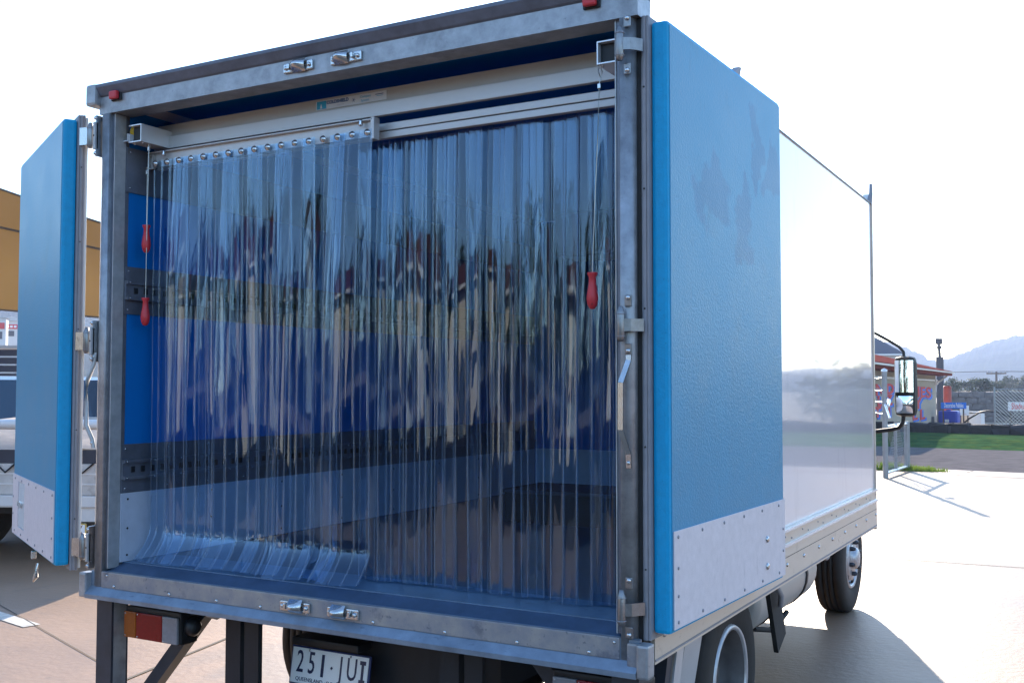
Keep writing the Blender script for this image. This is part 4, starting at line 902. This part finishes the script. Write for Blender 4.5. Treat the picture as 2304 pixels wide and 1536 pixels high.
# pebble bays: cream bin and stacked stone wall
p = at(2175, 962, 58); pb = thing('pebble_bin', 'cream and white open pebble bin beneath the notice board', 'bin', (p.x, p.y, -.9), RZ2)
MB().box(-.62, .15, 0, .9, 0, 1.05).build('cream_panel', 'cream_wall', pb); MB().box(.151, .75, 0, .9, 0, .98).build('white_panel', 'sign_white', pb); MB().box(-.65, .78, -.05, .95, 1.051, 1.09).build('lid', 'shed_roof', pb)
sw = at(2225, 970, 74); st = thing('stone_wall', 'grey dry-stone retaining wall at the back of the supply yard', 'wall', (sw.x, sw.y, -.9), RZ2)
rg = random.Random(5); stm = []
for k in range(5):
    m_ = MB(); m_.bbox(-.42, .42, -.25, .25, -.22, .22, .09); m_.v = [(x+rg.uniform(-.04,.04), y+rg.uniform(-.04,.04), z+rg.uniform(-.03,.03)) for x, y, z in m_.v]; stm.append(m_.mesh('stone', 'stone'))
for r_ in range(5):
    for i in range(20): obj('stone', stm[rg.randrange(5)], st, (-3.2+i*.86+(r_ % 2)*.43, rg.uniform(-.05,.05), .2+r_*.43), (0, 0, rg.choice((0, math.pi))))
# low dark rock border along the verge, every rock its own piece
rk = thing('rock_border', 'low border of dark rocks along the top of the grass verge', 'rock border', tuple(p0+Vector((0,0,.0))), math.atan2(DIRX.y, DIRX.x))
rkm = []
for k in range(6):
    m_ = MB(); m_.bbox(-.36, .36, -.25, .25, -.22, .24, .1); m_.v = [(x+rg.uniform(-.07,.07), y+rg.uniform(-.07,.07), z+rg.uniform(-.05,.05)) for x, y, z in m_.v]; rkm.append(m_.mesh('rock', 'rock_dark'))
for i in range(70): obj('rock', rkm[rg.randrange(6)], rk, (-18+i*.62, rg.uniform(-.08,.08), .14+rg.uniform(-.03,.03)), (0, 0, rg.choice((0, math.pi))+rg.uniform(-.2,.2)))
# chain-link fence behind the rocks
cf = thing('chain_link_fence', 'galvanised chain-link fence with thin posts behind the rock border', 'fence', tuple(p0+n_*1.2), math.atan2(DIRX.y, DIRX.x))
fx0, fx1 = -1.1, 24
for i in range(9): MB().tube([(fx0+i*3.2,0,-.1),(fx0+i*3.2,0,1.55)], .03, 8).build('post', 'fence_galv', cf)
wm = MB(); hgt = 1.35; n = int((fx1-fx0)/.11)
for i in range(n):
    x = fx0+i*.11
    for s in (-1, 1):
        xe = x+s*hgt
        a_, b_ = Vector((x,0,.1)), Vector((min(fx1,max(fx0,xe)),0,.1+abs(min(fx1,max(fx0,xe))-x)))
        if (b_-a_).length > .1: wm.beam(a_, b_, .012, .012)
tag(wm.build('mesh_wire', 'wire_bright', cf), kind='stuff')
MB().tube([(fx0,0,1.47),(fx1,0,1.47)], .015, 6).build('top_wire', 'fence_galv', cf)
hp_ = thing('poly_pipe_hoop', 'black poly pipe hoop arching in front of the chain-link fence', 'pipe', tuple(p0+n_*.9))
hq = [at(2148,968,45),at(2180,942,44),at(2205,927,43.5),at(2222,924,43),at(2245,927,42.5),at(2275,938,42),at(2304,948,41.5),at(2330,960,41)]
MB().tube([q_-hp_.location for q_ in hq], .035, 8).build('pipe', 'black', hp_)
# gate at the yard exit
A = on(1993,1075,2,0); B = on(2042,1058,2,0); gd = (B-A); gd.z = 0; GL = gd.length; gd.normalize()
gt = thing('yard_gate', 'open galvanised mesh gate leaf with barbed-wire post at the yard exit', 'gate', tuple(A), math.atan2(gd.y, gd.x))
zt = 1.79
pst = MB().tube([(0,0,0),(0,0,zt)], .045, 10).build('post', 'fence_galv', gt)
MB().lathe([(.05,0),(.05,.03),(.0001,.06)], (0,0,zt), 'z', 10).build('post_cap', 'bead', pst)
for z in (.08, .86): MB().tube([(.06,0,z),(GL,0,z)], .028, 8).build('gate_rail', 'bead', gt)
for x in (.06, GL*.45, GL): MB().tube([(x,0,.05),(x,0,.90)], .028 if x < GL*.9 else .05, 8).build('gate_upright', 'fence_galv', gt)
MB().box(GL-.14, GL-.04, -.03, .03, .10, .82).build('gate_plate', 'fence_galv', gt)
for k, z in enumerate((1.70, 1.48, 1.28, 1.08)):
    wv = MB(); wv.tube([(0,0,z),(.9,.3,z-.02),(2.2,.7,z)], .008, 4)
    for i in range(10): wv.beam((.2*i+.1,.067*i+.03,z-.03), (.2*i+.12,.067*i+.04,z+.03), .008, .008)
    wv.build('barbed_wire', 'wire_bright', gt)
MB().tube([(-.6,-.2,1.02),(.0,0,1.25)], .02, 6).build('gate_brace', 'bead', gt); MB().tube([(.25,.0,1.20),(.6,.05,1.30)], .03, 6).build('gate_brace', 'bead', gt)
wm = MB()
for i in range(int(GL/.09)+8):
    for s in (-1, 1):
        x = i*.09-.3; z0, z1 = .1, .84; pts = []
        xa, xb = x, x+s*.74
        if min(xa, xb) < .06 or max(xa, xb) > GL: continue
        wm.beam((xa,0,z0), (xb,0,z1), .005, .005)
tag(wm.build('mesh_wire', 'fence_galv', gt), kind='stuff')
# tufts of grass at the kerb beside the gate
gr = MB(); rg = random.Random(9)
for i in range(900):
    t = rg.random(); c = at(0,0,1); q_ = on(1965+130*t, 1056+4*t, 2, 0)+Vector((rg.uniform(-.3,.3), rg.uniform(-.1,.25), 0)); h = rg.uniform(.05,.20)*(1-.6*t); a_ = rg.random()*6.28; lx, ly = math.cos(a_)*h*.5, math.sin(a_)*h*.5
    gr.add([q_+Vector((-.012,0,0)), q_+Vector((.012,0,0)), q_+Vector((lx,ly,h))], [(0,1,2)])
tag(gr.build('grass_tufts', 'grass_blade'), 'sunlit tufts of grass along the kerb beside the gate', 'grass', kind='stuff')

# ------------------------------------------------------------------ across the yard, behind the photographer (seen in the plastic and the paint)
dv = MB(); dv.add([(-70,-70,0),(70,-70,0),(70,-10,0),(-70,-3.6,0)], [(0,1,2,3)]); struct('added_dark_ground', dv, 'asphalt_dark').location.z = .006  # unseen dark ground, added and widened so the strips reflect less light
wb = thing('workshop', 'cream block workshop with red roof facing the open truck doors across the yard', 'building', (-14.5, -19, 0), RAD(180-24))
MB().box(-6.5, 6.5, 0, 9, 0, 4.4).build('wall', 'cream_wall', wb)
MB().prism([(-.7,4.4),(-.7,4.52),(4.5,6.3),(9.7,4.52),(9.7,4.4)], -7, 7).build('roof', 'brown_roof', wb)
MB().box(-7, 7, -.82, -.705, 4.36, 4.54).build('gutter', 'cream_trim', wb)
for x, w2, z0, z1, m_ in ((-4.6,1.2,1.2,2.2,'glass_dark'),(1.0,.9,0,2.1,'cream_trim'),(4.4,2.4,0,3.0,'cream_trim')):
    MB().box(x-w2/2, x+w2/2, -.05, -.002, z0+.01, z1).build('opening', m_, wb)
TLAB = ['tall dark tree beside the end wall of the workshop','broad dark tree past the far roller door','tallest dark tree between workshop and road','rounded dark tree at the yard corner','wide dark tree on its own beyond the dark ground','dark tree rising behind the workshop roof ridge','dark tree behind the middle of the workshop roof','small dark tree at the edge of the dark ground','lowest dark tree beside the side fence line','slim dark tree in front of the workshop door','slim dark tree in front of the workshop window']
BT = [(-4.5,-25,8,6),(-25,-13,8.5,7),(3,-27,8.5,7),(-36,-3,8,7),(9,-27,8,7),(-25,-27,9.5,8),(-12,-31,9.5,8),(17,-24,7,6),(-38,8,7,6),(-9.3,-15.2,5.2,2.0),(-16.5,-12.6,5.0,2.0)]
for i, (x, y, h, wd) in enumerate(BT):
    tree('tree', TLAB[i], (x, y, 0), h, wd, 1600, 'leaf_dark', 80+i, 'trees beyond the workshop', .2, .34)
# trees along the road to the right, mirrored in the white side
for i in range(6):
    p = Vector((8+i*9, 42+(i % 2)*4-i*1.0, -.9)); tree('tree', ['first roadside tree past the supply yard fence','second roadside tree past the supply yard fence','third roadside tree past the supply yard fence','fourth roadside tree past the supply yard fence','fifth roadside tree past the supply yard fence','last roadside tree past the supply yard fence'][i], p, 2.9+(i*37 % 5)*.12, 6, 900, 'leaf_olive', 140+i, 'roadside trees past the supply yard', .2, .3)

# ------------------------------------------------------------------ hazy air
HAZE = True
if HAZE:
    hz = MB().box(-1200, 1200, -1200, 1200, -3, 120).build('haze', 'white_paint'); hz.data.materials.clear()
    m = bpy.data.materials.new('haze_air'); m.use_nodes = True; t = m.node_tree
    for n in list(t.nodes):
        if n.type == 'BSDF_PRINCIPLED': t.nodes.remove(n)
    pv = t.nodes.new('ShaderNodeVolumePrincipled'); pv.inputs['Color'].default_value = (.50,.64,.98,1); pv.inputs['Density'].default_value = .00052; pv.inputs['Anisotropy'].default_value = .35
    t.links.new(pv.outputs[0], t.nodes['Material Output'].inputs['Volume']); hz.data.materials.append(m); MATS['haze_air'] = m
    tag(hz, 'pale sunlit haze filling the valley air', 'haze', kind='stuff')
